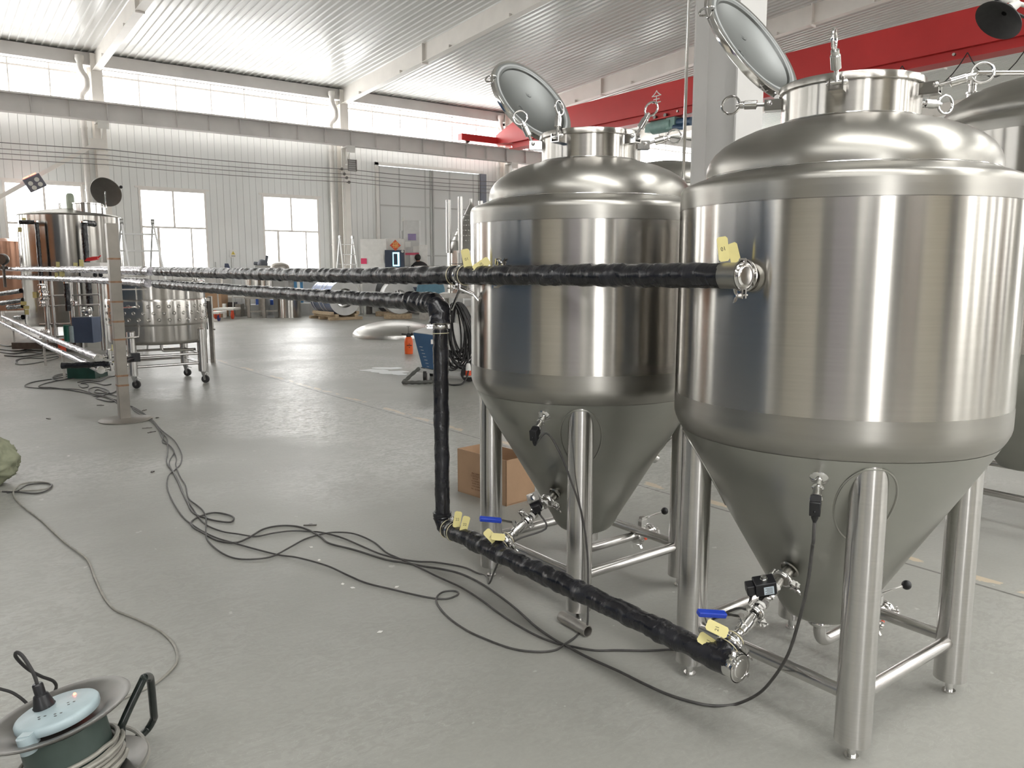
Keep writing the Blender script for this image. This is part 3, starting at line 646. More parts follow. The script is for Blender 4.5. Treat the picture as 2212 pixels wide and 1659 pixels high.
# two closed tanks further back: plain domes with a spray-ball arm
def far_tank(cx,cy,r,label,arm):
    t=thing('storage_tank',label,'tank',(cx,cy,0),group=None); k=r/.65; zt=2.52
    m=M(); m.lathe([(r*.86,zt-.16),(r*.96,zt-.185),(r*.995,zt-.20),(r,zt-.22),(r,zt-.27)],96); m.build('shoulder',satin,t,ang=50)
    m=M(); m.lathe([(r,zt-.27),(r,1.05)],96); m.build('shell',steel,t)
    m=M(); m.lathe([(r,1.05),(r*.995,1.0),(r*.95,.95),(.12,.30),(.05,.28),(.001,.28)],96); m.build('cone',conem,t,ang=50)
    m=M(); m.lathe([(r*.86,zt-.162),(r*.87,zt-.14),(r*.86,zt-.11),(r*.80,zt-.05),(r*.66,zt+.01),(r*.45,zt+.055),(r*.2,zt+.08),(.001,zt+.085)],96); m.build('dome',satin,t,ang=60)
    L=r*.6
    for sx,sy in ((-1,-1),(-1,1),(1,1),(1,-1)):
        m=M(); m.cyl((sx*L,sy*L,.05),(sx*L,sy*L,.8),.05,n=24); lg=m.build('leg',legm,t); m=M(); m.cyl((sx*L,sy*L,0),(sx*L,sy*L,.05),.014,n=12); m.build('levelling_foot',polish,lg)
    for a,b_ in (((-L,-L),(-L,L)),((-L,L),(L,L)),((L,L),(L,-L)),((L,-L),(-L,-L))):
        m=M(); m.cyl((*a,.2),(*b_,.2),.02,n=16); m.build('stretcher',legm,t)
    if arm:
        a0=V(arm); m=M(); m.lathe([(.030,-.02),(.030,.0),(.036,.002),(.036,.012),(.022,.014),(.022,.05),(.026,.052),(.026,.06),(.018,.062)],24,a0); 
        m.sweep(rounded([a0+V((0,0,.05)),a0+V((0,0,.125)),a0+V((.75,-.58,.125))],.03,8),.0155,14); m.build('spray_arm',polish,t)
        m=M(); b0=a0+V((-.16,.16,-.02)); m.prism([(-.025,-.06),(.025,-.06),(.022,.04),(.012,.06),(-.012,.06),(-.022,.04)],.01,frame(b0+V((0,0,.0)),(-.6,-.8,0),(.8,-.6,0))); m.build('lifting_lug',satin,t)
    return t
def at_h(u,v,z):
    r=ray(u,v); t=(z-EYE)/r.z; return V((r.x*t,r.y*t,z))
cC=(5.40,1.93)
aC=at_h(2100,200,2.585); far_tank(cC[0],cC[1],.66,'closed stainless storage tank behind the near tank at the right edge',(aC.x-cC[0],aC.y-cC[1],2.575))
far_tank(6.35,5.75,.62,'closed stainless storage tank seen between the middle tank and the white column',None)
# ================================================================ wrapped transfer pipes
PX=1.93
def wrapped(pts,r,step,seed,mt,name,parent,off,n=20,amp=.0016,lap=.16):
    P=densify(pts,step); rnd=random.Random(seed); k=len(P); base=[rnd.uniform(-amp,amp) for _ in range(k)]; ph=[rnd.uniform(0,6.28) for _ in range(k)]
    s=[0.]; 
    for a,b_ in zip(P[:-1],P[1:]): s.append(s[-1]+(b_-a).length)
    def rf(j,th):
        d=(s[j]/lap+th/(2*PI)*.55)%1.
        return r+base[j]*.5+amp*.9*math.sin(2*th+ph[j//3])+amp*1.5*(1-d)+amp*.8*noise.noise(V((math.cos(th)*2,math.sin(th)*2,s[j]*18+seed*7)))
    m=M(); m.sweep(P,r,n,rf); return m.build(name,mt,parent,off,ang=60)
def pclamp(c,ax,r,par,off,wing=(0,0,1),wid=.016,nut=True,name='pipe_clamp'):
    "tri-clamp: two half rings, ears, bolt and wing nut"
    c=V(c); ax=V(ax).normalized(); h=wid/2; m=M(); m.lathe([(r*.8,-h),(r,-h),(r*1.07,-h*.4),(r*1.07,h*.4),(r,h),(r*.8,h),(r*.8,-h)],36,c,ax)
    w=V(wing); w=(w-ax*w.dot(ax)).normalized(); s=ax.cross(w)
    for k in (-1,1): m.bar(c+w*r*.98+s*.008*k,c+w*(r+.026)+s*.008*k,wid*1.1,.007,s)
    m.cyl(c-w*(r+.004)-ax*h*1.3,c-w*(r+.004)+ax*h*1.3,.007,n=12)
    o=m.build(name,polish,par,off)
    if nut:
        q=c+w*(r+.017); m=M(); m.cyl(q-s*.024,q+s*.032,.0035,n=8); m.lathe([(.007,.010),(.008,.012),(.006,.024)],14,q,s,True,True)
        for k in (-1,1): m.prism([(0,-.004),(.016*k,.006),(.020*k,.018),(.010*k,.014),(0,.006)],.004,frame(q+s*.018,ax,w))
        m.build('wing_nut',polish,o,off)
    return o
up=thing('insulated_pipe','long black wrapped pipe, the upper one, ending at the near tank side port','pipe',(PX,1.5,1.44)); UO=(PX,1.5,1.44)
zz=[(1.515,1.484),(2.2,1.482),(2.9,1.478),(4.1,1.470),(5.5,1.474),(6.81,1.480),(8.4,1.490),(10.05,1.500),(14,1.512),(19,1.52),(24.,1.53)]
pts=smooth([(PX,y,z) for y,z in zz],8)
a=[p for p in pts if p.y<=2.88]+[V((PX,2.905,1.478))]; b_=[p for p in pts if 3.02<p.y<=8.3]; c_=[p for p in pts if p.y>8.3]
wrapped(a,.0375,.012,1,tape,'pipe_wrap',up,UO,24)
wrapped([V((PX,2.955,1.478))]+b_,.0385,.018,2,tape,'pipe_wrap',up,UO,20,.0022)
wrapped(c_,.040,.05,3,foil,'pipe_wrap',up,UO,14,.003)
m=M(); m.cyl((PX,2.89,1.478),(PX,2.97,1.478),.034,n=24); m.build('bare_joint',darkst,up,UO)
pclamp((PX,2.93,1.478),(0,1,0),.036,up,UO,(-.1,0,-1))
pclamp((PX,6.90,1.480),(0,1,0),.040,up,UO,(0,0,-1))
# tee into the tank port and end cap
m=M(); m.cyl((PX,1.52,1.484),(PX,1.455,1.484),.0385,n=32); m.lathe([(.0385,0),(.046,.004),(.046,.010)],32,(PX,1.455,1.484),(0,-1,0)); m.build('end_ferrule',satin,up,UO)
m=M(); m.cyl((PX,1.455,1.484),(PX,1.437,1.484),.036,n=36)
m.lathe([(.001,.0205),(.026,.020),(.028,.0185),(.036,.018)],36,(PX,1.455,1.484),(0,-1,0)); m.build('end_cap',polish,up,UO)
pclamp((PX,1.449,1.484),(0,1,0),.040,up,UO,(.02,0,-1),.014)
m=M(); m.cyl((PX,1.484,1.484),(BX-.53,1.484,1.480),.036,n=32); m.lathe([(.036,0),(.050,.003),(.050,.009),(.036,.012)],36,(PX+.042,1.484,1.484),(1,0,0)); m.build('tank_spool',polish,up,UO)
# branch to the middle tank port
m=M(); m.cyl((PX,2.72,1.478),(AX_-.53,2.72,1.478),.034,n=24); m.build('branch_spool',polish,up,UO)
pclamp((PX+.045,2.72,1.478),(1,0,0),.044,up,UO,(0,-.25,1))
# valve stem leaning below the joint
m=M(); m.cyl((PX,2.93,1.445),(PX,2.93,1.415),.009,n=12); m.cyl((PX,2.93,1.42),atx(976,668,PX+.06),.0065,n=12); m.cyl((PX,2.93,1.42),(PX+.05,2.90,1.395),.010,n=12); m.cyl((PX+.05,2.90,1.395),(PX+.075,2.885,1.36),.005,n=10); m.build('drain_valve',polish,up,UO)
def wireloop(c,ax,r,i,label,group='tag wire loops around the pipes'):
    m=M(); m.torus(c,ax,r,.0013,40,6); return m
tags=[]
def card_tag(c,n,up_,w,h,txt,label,loopc=None,loopax=(0,1,0),loopr=.043,bend=0):
    "yellow valve tag; c centre, n facing normal, up_ long direction"
    t=thing('valve_tag',label,'tag',c,group='yellow valve tags'); n=V(n).normalized(); u=V(up_); u=(u-n*u.dot(n)).normalized(); s=u.cross(n); T=frame(c,n,s)
    m=M(T); a=w/2; b=h/2; k=.006
    m.prism([(-a+k,-b),(a-k,-b),(a,-b+k),(a,b-k),(a-k,b),(-a+k,b),(-a,b-k),(-a,-b+k)],.0012); 
    m.build('card',yel,t,c)
    if txt: text(txt,.017,T@Matrix.Translation((0,0,.0016))@Matrix.Rotation(R(8),4,'Z'),ink,'lettering',t,c,.0002)
    if loopc is not None:
        m=M(); m.torus(loopc,loopax,loopr,.0016,48,6); m.sweep([V(c)-u*(b-.004),V(c)-u*(b+.006),V(loopc)+(V(c)-V(loopc)).normalized()*loopr],.0012,5); m.build('wire_loop',wire,t,c)
    return t
cd=(-RT*.1-FW).normalized()
card_tag(atx(1562,538,1.92),(-.45,-.9,.05),(-.10,.1,1),.034,.072,'01','yellow tag standing on the upper pipe beside the near tank port, front one of two')
card_tag(V((1.955,1.50,1.545)),(-.35,-1,.0),(-.35,0,1),.034,.07,'','yellow tag behind the front tag at the near tank port')
card_tag(atx(1008,560,1.92),(-.55,-.8,.1),(-.12,.15,1),.036,.088,'01','taller yellow tag at the pipe joint left of the middle tank',(PX,2.975,1.478),(0,1,0),.0425)
card_tag(atx(1040,572,1.925),(-.6,-.75,.2),(.5,-.5,.5),.036,.075,'02','tilted yellow tag lying on the upper pipe against the middle tank',(PX,2.885,1.478),(0,1,0),.0425)
# lower pipe
lo=thing('insulated_pipe','lower black wrapped pipe that drops vertically, then runs low along both tanks','pipe',(PX,3.1,.26)); LO=(PX,3.1,.26)
pts=smooth([(PX,3.28,1.352),(PX,4.17,1.35),(PX,6.83,1.36),(PX,10.09,1.375),(PX,16,1.36),(PX,24.,1.33)],10)
a=[p for p in pts if p.y<=8.3]; c_=[p for p in pts if p.y>8.3]
wrapped(a[::-1],.0375,.018,11,tape,'pipe_wrap',lo,LO,20,.002); wrapped(c_,.039,.05,12,foil,'pipe_wrap',lo,LO,14,.003)
wrapped(rounded([(PX,3.36,1.352),(PX,3.093,1.352),(PX,3.093,1.262)],.082,12),.044,.010,13,tape,'elbow_wrap',lo,LO,24,.004,.09)
wrapped([(PX,3.093,1.232),(PX,3.096,.36)],.034,.014,14,tape,'pipe_wrap',lo,LO,24,.0016,.22)
wrapped(rounded([(PX,3.096,.37),(PX,3.096,.30),(PX,3.03,.30)],.06,10),.038,.010,15,tape,'elbow_wrap',lo,LO,24,.003,.1)
wrapped([(PX,3.005,.30),(PX,2.2,.30),(PX,1.425,.298)],.0375,.012,16,tape,'pipe_wrap',lo,LO,24,.0024)
m=M(); m.cyl((PX,3.093,1.266),(PX,3.093,1.228),.030,n=28); m.cyl((PX,3.04,.30),(PX,3.0,.30),.031,n=28); m.build('bare_joint',darkst,lo,LO)
pclamp((PX,3.093,1.246),(0,0,1),.035,lo,LO,(-.8,.5,0)); pclamp((PX,3.022,.30),(0,1,0),.038,lo,LO,(.2,0,1))
m=M(); m.torus((PX,3.093,1.262),(0,0,1),.040,.0016,48,6); m.torus((PX,3.093,1.215),(.0,.05,1),.038,.0016,48,6); m.build('wire_loop',wire,lo,LO)
# end cap with sight disc
m=M(); m.lathe([(.0385,0),(.040,.03),(.046,.034),(.046,.040)],32,(PX,1.44,.298),(0,-1,0)); m.lathe([(.001,.047),(.028,.0465),(.030,.044),(.039,.0435)],36,(PX,1.44,.298),(0,-1,0)); m.build('end_cap',polish,lo,LO)
pclamp((PX,1.402,.298),(0,1,0),.041,lo,LO,(-.75,0,.7),.014)
def valve_line(y,cx,label,coilflip,lab):
    p0=V((PX,y,.30)); ax=V((.866,0,.5)); t=thing('valve_line',label,'valve',p0); off=p0
    L=((cx-CR0-PX)+(CZ0-.30)*KC)/(.866+.5*KC)
    q=lambda s:p0+ax*s; sd=V((0,-1,0)); upn=ax.cross(sd) if ax.cross(sd).z>0 else -ax.cross(sd)   # up-left normal
    wrapped([q(.0),q(.055)],.036,.010,31,tape,'branch_wrap',t,off,24,.003,.09)
    m=M(); m.cyl(q(.05),q(.075),.031,n=28); m.lathe([(.030,0),(.030,.01),(.024,.022),(.016,.03),(.0155,.05)],28,q(.075),ax); m.build('reducer',polish,t,off)
    pclamp(q(.068),ax,.035,t,off,(.2,-1,-.2))
    # ball valve
    m=M(); m.lathe([(.0155,-.004),(.020,0),(.020,.018),(.023,.02),(.0235,.048),(.020,.05),(.020,.066),(.0155,.07)],24,q(.118),ax,True,True); m.cyl(q(.142),q(.142)+upn*.040,.009,n=14); m.cyl(q(.142)+upn*.036,q(.142)+upn*.048,.0115,n=6); bv=m.build('ball_valve',polish,t,off)
    h0=q(.142)+upn*.042; hd=V((-.95,.42,.12)).normalized()
    m=M(); m.bar(h0,h0+hd*.040+upn*.008,.016,.003,upn); m.bar(h0+hd*.038+upn*.008,h0+hd*.058+upn*.010,.017,.003,upn); lv=m.build('lever_plate',satin,bv,off)
    m=M(); m.bar(h0+hd*.052+upn*.010,h0+hd*.145+upn*.016,.024,.017,upn); m.build('blue_grip',blue,bv,off,bev=.003,label='blue plastic lever grip')
    pclamp(q(.205),ax,.030,t,off,(0,-.2,-1) if lab else (0,.3,1))
    m=M(); m.cyl(q(.185),q(.21),.0150,n=20); m.lathe([(.012,0),(.0185,.002),(.0185,.016),(.012,.018)],6,q(.213),ax,True,True); m.build('nipple',polish,t,off)
    m=M()
    for s_ in (.232,.318): m.lathe([(.0145,0),(.0165,.002),(.0165,.010),(.0145,.012)],20,q(s_),ax)
    m.build('white_seal',tefl,t,off)
    # solenoid valve body and coil
    m=M(); m.cyl(q(.236),q(.33),.0145,n=20); m.lathe([(.017,0),(.021,.002),(.021,.016),(.017,.018)],6,q(.24),ax,True,True); m.lathe([(.017,0),(.021,.002),(.021,.014),(.017,.016)],6,q(.304),ax,True,True)
    c=q(.282); m.lathe([(.024,0),(.031,.004),(.031,.012),(.026,.016),(.015,.02)],24,c+upn*.004,upn,True,True)
    for a in range(4): u=ax*math.cos(a*PI/2+.78)+sd*math.sin(a*PI/2+.78); m.cyl(c+u*.024+upn*.012,c+u*.024+upn*.024,.005,n=6)
    m.build('solenoid_body',polish,t,off)
    if lab: T=frame(c+upn*.022-RT*.006,upn*.6+UP*.6-FW*.15,-RT); 
    else: T=frame(c+upn*.022,upn,(-.6,-.75,0))
    m=M(T); m.box(-.034,.034,-.024,.024,0,.048); m.box(.034,.060,-.018,.018,.004,.040); co=m.build('coil',blk,t,off,bev=.003)
    m=M(T); m.lathe([(.013,.048),(.013,.052),(.010,.0525),(.010,.060),(.004,.062)],6,(0,0,0),None,False,True)
    if not lab: m.box(-.036,.036,-.027,.027,.048,.0505)
    m.build('coil_nut',polish,co,off)
    m=M(T); SGN=1 if (T.to_3x3()@V((0,1,0))).dot(-FW)>0 else -1
    if lab:
        m.box(-.024,.008,SGN*.0243,SGN*.0252,.006,.036) if SGN>0 else m.box(-.024,.008,-.0252,-.0243,.006,.036); lb=m.build('rating_label',paper,co,off)
        m=M(T); 
        for j in range(5): m.box(-.020,.004-.004*(j%2),min(SGN*.0252,SGN*.0256),max(SGN*.0252,SGN*.0256),.010+.005*j,.0115+.005*j)
        m.build('lettering',ink,lb,off)
    m=M(T); m.lathe([(.008,0),(.008,.014),(.0045,.022)],14,(.047,0,.006),(0,0,-1)); m.build('cable_gland',blk,co,off)
    e=T@V((.047,0,-.016))
    pclamp(q(L-.045),ax,.032,t,off,(.3,-1,-.3))
    m=M(); m.cyl(q(.326),q(L-.05),.015,n=20); m.lathe([(.015,0),(.03,.004),(.03,.010)],28,q(L-.055),ax); m.cyl(q(L-.045),q(L+.012),.020,n=24); m.lathe([(.030,-.01),(.034,-.006),(.022,-.0)],32,q(L+.004),ax); m.build('tank_nozzle',satin,t,off)
    return e,q
eB,qB=valve_line(1.478,BX,'stainless valve line with blue lever joining the low pipe to the near tank cone',0,True)
eA,qA=valve_line(2.675,AX_,'stainless valve line with blue lever joining the low pipe to the middle tank cone',1,False)
def tagpx(u,v,x,*a,**k): return card_tag(atx(u,v,x),*a,**k)
AXL=(.866,0,.5)
tagpx(1549,1358,1.925,(-.5,-.75,.55),(-.72,.35,.55),.036,.070,'21','upper of the two yellow tags at the near valve line',qB(.088),AXL,.030)
tagpx(1530,1387,1.925,(-.5,-.75,.5),(-.62,.45,.6),.036,.070,'21','lower of the two yellow tags at the near valve line',qB(.045),AXL,.040)
tagpx(1062,1160,1.925,(-.55,-.7,.5),(-.55,.3,.8),.036,.078,'22','front yellow tag at the middle valve line',qA(.045),AXL,.040)
tagpx(1076,1160,1.935,(-.4,-.6,.8),(-.75,.2,.4),.034,.060,'','rear yellow tag at the middle valve line, behind the front one',qA(.088),AXL,.030)
tagpx(988,1122,1.925,(-.5,-.85,.1),(.16,-.1,1),.034,.075,'22','left yellow tag standing up from the low pipe elbow',(PX,3.05,.30),(0,1,0),.0425)
tagpx(1004,1133,1.93,(-.5,-.85,.1),(.26,-.1,1),.034,.078,'22','right yellow tag standing up from the low pipe elbow',(PX,2.995,.30),(0,1,0),.0425)
# ================================================================ pipe support post
po=thing('pipe_support_post','weld-marked square steel post on a round base plate holding the pipes','post',(1.66,8.66,0)); o=(1.66,8.66,0)
m=M(); m.box(1.60,1.70,8.61,8.71,.012,1.95); m.build('post',mat('post_steel',(.25,.23,.205),.42,.7,nz=.12,ns=6,rn=.05),po,o,bev=.004)
m=M(); m.lathe([(.24,0),(.25,.004),(.25,.010),(.235,.016),(.001,.030)],56,(1.66,8.66,0)); m.build('base_plate',MATS['post_steel'],po,o)
for v in (559,609,652,695,734,813,834):
    z=aty(250,v,8.61).z; m=M(); m.box(1.598,1.702,8.608,8.712,z-.009,z+.009); m.build('weld_tint_band',weld,po,o)
m=M(); m.bar((1.70,8.66,1.44),(1.93,8.66,1.44),.03,.012); m.bar((1.70,8.66,1.31),(1.93,8.66,1.31),.03,.012); m.torus((1.93,8.66,1.49),(0,1,0),.046,.004,24,6); m.torus((1.93,8.66,1.368),(0,1,0),.046,.004,24,6); m.build('support_arm',galv,po,o)
# ================================================================ cables on the floor
def cable(px,label,r=.0044,mt=cablem,pre=None,post=None,name='power_cable',z0=None,grp=None,wob=0,k=5):
    seed=random.Random(len(px)*13+int(px[0][0])); P=[fl(u,v,r) for u,v in px]
    P=[V((p.x,p.y,r*1.02+(abs(seed.gauss(0,.003)) if 0<i<len(P)-1 else 0))) for i,p in enumerate(P)]
    P=(pre or [])+P+(post or []); m=M(); m.sweep(smooth(P,k),r,8); return one(m,name,mt,label,'cable',grp)
B1=[(285,879),(306,892),(328,906),(344,925),(353,941),(351,955),(366,963),(376,977),(366,996),(369,1012),(380,1028),(390,1050),(399,1074),(415,1096),(431,1120),(449,1136),(481,1149),(514,1156),(552,1159),(590,1153),(630,1148),(671,1148),(698,1152),(739,1163),(780,1179),(820,1197),(861,1207),(902,1214),(941,1215),(1000,1225),(1030,1238),(1052,1246)]
pA=[atx(1066,1236,PX-.02),atx(1070,1222,PX+.0)]
cable(B1,'black cable whose end rises under the low pipe to the middle valve line',post=[V((1.99,2.80,.10)),V((2.0,2.74,.22)),V((2.03,2.66,.33)),eA+V((.01,-.03,-.06)),eA])
B2=[(284,877),(304,889),(330,909),(350,930),(374,950),(386,966),(393,985),(390,1002),(378,1016),(364,1030),(361,1050),(368,1074),(385,1104),(400,1122),(414,1133),(435,1146),(468,1163),(508,1174),(549,1186),(603,1199),(644,1207),(706,1224),(753,1244),(793,1260),(848,1274),(902,1287),(942,1294),(970,1293),(990,1285),(983,1278),(959,1279),(944,1290),(945,1306),(968,1335),(1000,1357),(1036,1377),(1103,1401),(1158,1410),(1198,1405),(1220,1394),(1247,1372),(1262,1348)]
cable(B2,'black cable with a small floor loop, rising to the middle tank sensor',post=[V((2.13,2.30,.05)),V((2.16,2.33,.18)),V((2.17,2.35,.34)),V((2.155,2.37,.50)),V((2.12,2.40,.64)),V((2.09,2.44,.76)),V((2.07,2.50,.83)),sA],k=6)
B3=[(285,882),(302,896),(326,910),(342,928),(349,944),(355,952),(372,970),(381,990),(380,1006),(390,1031),(401,1050),(407,1077),(426,1093),(439,1104),(445,1120),(445,1152),(451,1171),(476,1193),(508,1206),(549,1209),(590,1202),(630,1182),(658,1165),(693,1155),(725,1151),(766,1156),(807,1171),(834,1193),(861,1206),(902,1225),(942,1245),(995,1269),(1036,1294),(1076,1324),(1117,1351),(1158,1373),(1198,1389),(1239,1398),(1285,1405),(1334,1406),(1388,1406),(1442,1405),(1480,1402)]
cable(B3,'black cable running behind the low pipe end to the near valve line',post=[V((2.33,1.92,.08)),V((2.27,1.78,.22)),V((2.20,1.62,.34)),eB+V((.01,.02,-.05)),eB])
B4=[(286,880),(308,894),(332,912),(345,930),(360,946),(362,960),(362,980),(360,1000),(372,1018),(384,1040),(392,1060),(404,1084),(418,1108),(447,1120),(475,1127),(499,1128),(505,1120),(488,1111),(461,1108),(434,1115),(414,1127),(418,1140),(440,1152),(470,1168),(508,1173),(536,1163),(568,1144),(603,1136),(639,1137),(666,1145),(693,1160),(712,1174),(766,1188),(834,1209),(875,1216),(915,1224),(956,1232),(995,1241),(1036,1259),(1076,1286),(1117,1318),(1158,1354),(1198,1382),(1225,1398),(1274,1424),(1334,1451),(1388,1478),(1442,1500),(1500,1519),(1545,1525),(1590,1521)]
s0=V((sB.x,sB.y,0))
cable(B4,'longest black cable sweeping across the foreground floor and up to the near tank sensor',r=.0052,post=[atx(1636,1500,2.17),atx(1668,1468,2.155),atx(1702,1414,2.14),atx(1726,1340,2.12),atx(1745,1260,2.105),atx(1755,1180,2.10),sB+V((0,0,-.06)),sB],k=6)
GL=[(-20,1062),(5,1061),(35,1060),(75,1060),(105,1055),(111,1046),(85,1042),(50,1046),(33,1056),(30,1072),(50,1095),(90,1125),(140,1172),(187,1208),(205,1250),(225,1290),(250,1318),(290,1335),(340,1360),(370,1385),(382,1410),(378,1440),(340,1475),(300,1495),(262,1512),(235,1530)]
cable(GL,'grey cable running from the sack to the cable reel across the left foreground',r=.0056,mt=cableg)
cable([(5,1062),(35,1064),(75,1066),(100,1061),(112,1050),(96,1044),(60,1049),(38,1062),(15,1064)],'short dark cable loop beside the sack',r=.0048)
# tangle around the mobile tank
for i,(px,lb) in enumerate([
 ([(285,879),(262,868),(240,862),(205,852),(175,843),(140,841),(90,839),(54,836),(70,826),(120,818),(150,814),(190,812)],'black cable looping out to the left of the mobile tank'),
 ([(280,884),(255,872),(235,858),(200,850),(192,842),(210,838),(235,845),(225,854),(205,856),(190,850),(120,838),(84,837),(100,828),(140,820),(175,815)],'dark cable tangled beside the square post base'),
 ([(270,872),(245,865),(225,856),(208,860),(240,868),(262,861),(238,852),(205,848),(212,842),(240,850),(258,838)],'thin cable curled left of the square post'),
 ([(112,818),(118,812),(138,808),(150,812),(140,820),(122,822),(114,816),(160,806),(190,806),(215,815)],'coiled cable on the floor under the foil pipes'),
 ([(34,786),(36,778),(60,774),(100,774),(125,770),(120,776),(80,784),(50,788),(36,786),(44,776),(90,770),(124,764)],'flat loop of dark hose on the floor at far left'),
 ([(0,744),(20,748),(50,744),(70,750),(40,758),(0,754)],'cable heap at the left edge, upper strand'),
 ([(0,760),(30,764),(60,760),(90,764),(50,770),(10,768)],'cable heap at the left edge, lower strand'),
 ([(170,832),(178,838),(190,836),(188,830),(175,828),(200,826),(225,832),(240,830)],'small cable curl under the mobile tank'),
 ([(168,826),(190,822),(215,824),(232,816),(250,812)],'thin cable under the mobile tank frame')]):
    cable(px,lb,r=.0065 if i not in (5,6) else .012,grp='cables tangled on the floor at left')
# short tube piece
m=M(); a_=fl(1213,1331,.024); b2=fl(1270,1364,.024); m.tubeh(a_,b2,.024,.003); m.cyl(a_+V((0,0,0)),a_+(b2-a_).normalized()*.002,.0215)
one(m,'steel_tube_offcut',galv,'short steel tube offcut lying on the floor by the middle tank leg','tube')
# floor scraps
scr_=[(672,1134),(661,763),(590,712),(306,888),(332,902),(320,926),(330,934),(104,905),(216,876),(50,1013),(448,1103),(548,1048),(706,1224)]
for i,(u,v) in enumerate([(670,1135),(328,934),(318,925),(312,887),(340,903),(105,905),(217,876),(330,1020)]):
    p=fl(u,v); rn_=random.Random(i); a=rn_.uniform(0,3); T=Matrix.Translation(p)@Matrix.Rotation(a,4,'Z'); m=M(T); l=rn_.uniform(.015,.045); m.box(-l,l,-.006,.008,0,.007); m.box(-l*.3,l*.2,-.012,.012,.002,.009)
    one(m,'floor_scrap',darkst,['dark scrap beside the cable crossing mid floor','dark blob right of the post base plate','long dark sliver right of the post base plate','dark chip above the post base plate, beside the cables','thin dark sliver to the right of the cables by the post','small dark chip left of the post, at left','dark crumb near the left cable tangle','black crumb left of the cable bundle'][i],'scrap','scraps on the floor')
for i,(u,v) in enumerate([(148,985),(740,1262),(762,1270),(858,1268),(690,1210),(672,1182),(820,1365)]):
    p=fl(u,v); m=M(Matrix.Translation(p)@Matrix.Rotation(i,4,'Z')); m.prism([(-.012,-.004),(.004,-.009),(.014,.002),(0,.008)],.002); 
    one(m,'white_flake',tefl,'tiny white flake lying on the foreground floor','flake','white flakes on the floor')
# foil pipes at the left with little stands
for i,(za,zb,ya,yb,lb) in enumerate([(.52,.47,9.95,21.,'upper of the two low shiny wrapped pipes at left'),(.39,.31,9.85,24.,'lower of the two low shiny wrapped pipes at left')]):
    off=(1.67,ya,0); t=thing('low_pipe',lb,'pipe',off,group='low wrapped pipes at left')
    wrapped([(1.67,ya,za),(1.67,ya+4,(za+zb)/2-.01),(1.67,yb,zb)],.034,.05,40+i,foil,'pipe_wrap',t,off,14,.003)
    m=M(); m.lathe([(.034,0),(.042,.004),(.042,.012),(.001,.013)],24,(1.67,ya,za),(0,-1,0)); m.build('end_cap',polish,t,off); pclamp((1.67,ya+.02,za),(0,1,0),.04,t,off,(1,0,.1))
    m=M(); m.cyl((1.67,ya+.1,za),(1.86,ya+.1,za),.02,n=14); m.cyl((1.80,ya+.1,za-.03),(1.80,ya+.1,za+.08),.03,n=14); m.build('side_valve',polish,t,off)
    m=M(); m.cb((1.83,ya+.06,za+.10),(.004,.04,.07)); m.build('yellow_tag',yel,t,off)
    for y in ((12.6,) if i else (14.5,19.0)):
        m=M(); m.bar((1.67,y,0),(1.67,y,za-.06),.04,.03,(1,0,0)); m.build('stand',galv,t,off)

# dark tray and black cross pipe under the low pipes
a=fl(146,818,0); b_=fl(206,818,0); m=M(); q=FW*.35; zt=.16
m.add([a,b_,b_+q,a+q,a+V((0,0,zt)),b_+V((0,0,zt)),b_+q+V((0,0,zt)),a+q+V((0,0,zt))],[(0,3,2,1),(4,5,6,7),(0,1,5,4),(1,2,6,5),(2,3,7,6),(3,0,4,7)])
one(m,'drip_tray',mat('tray_green',(.012,.05,.035),.4,nz=.2),'dark green tray on the floor under the low shiny pipes','tray')
p0=V((1.80,9.95,.44)); p1=V((2.10,10.25,.46)); t=thing('cross_pipe','black wrapped cross pipe from the low pipes to the mobile tank','pipe',p0); wrapped([p0+V((-.45,.35,-.02)),p0,p1],.032,.03,77,tape,'pipe_wrap',t,p0,14,.003)
m=M(); m.box(2.06,2.16,10.2,10.3,.42,.52); m.build('coil',blk,t,p0); m=M(); m.cyl((2.05,10.19,.47),(2.05,10.17,.47),.012,n=10); m.build('coil_nut',polish,t,p0)
# ================================================================ cable reel in the foreground
def atd(u,v,d):
    r=ray(u,v); t=d/(r.dot(FW)); return V((r.x*t,r.y*t,EYE+r.z*t))
C=at_h(125,1541,.30); axr=(UP*math.cos(R(12))-RT*math.sin(R(12))).normalized(); T=frame(C,axr,RT)
rl=thing('cable_reel','dusty steel cable reel with a round socket plate in the bottom left corner','reel',(C.x,C.y,0)); o=(C.x,C.y,0)
m=M(T); m.lathe([(.001,-.030),(.10,-.030),(.112,-.026),(.125,-.012),(.165,-.001),(.181,.004),(.186,.002),(.183,-.002),(.165,-.006),(.13,-.016),(.115,-.030),(.001,-.034)],72); m.build('top_flange',reelm,rl,o,ang=50)
m=M(T); m.lathe([(.108,-.034),(.108,-.19)],56); m.build('drum',reelg,rl,o)
m=M(T); m.lathe([(.001,-.205),(.11,-.205),(.16,-.196),(.183,-.188),(.185,-.192),(.16,-.200),(.11,-.211),(.001,-.212)],72); m.build('bottom_flange',reelm,rl,o,ang=50)
m=M(T); pts=[]
for i in range(260):
    a=i*.22; turn=a/(2*PI); z=-.185+.0145*(turn%5) if int(turn//5)%2==0 else -.185+.0145*(5-turn%5); r=.117+.006*math.sin(a*.37)+.010*int(turn//5)
    pts.append((r*math.cos(a),r*math.sin(a),z))
m.sweep(pts,.0066,8); m.build('wound_cable',cableg,rl,o)
m=M(T); m.lathe([(.098,-.012),(.104,-.010),(.106,-.004),(.106,.008),(.103,.013),(.097,.016),(.001,.019)],64); m.box(-.034,.0,-.125,-.09,-.022,.012)
sp_=m.build('socket_plate',palebl,rl,o,ang=40,label='round pale blue plastic socket plate')
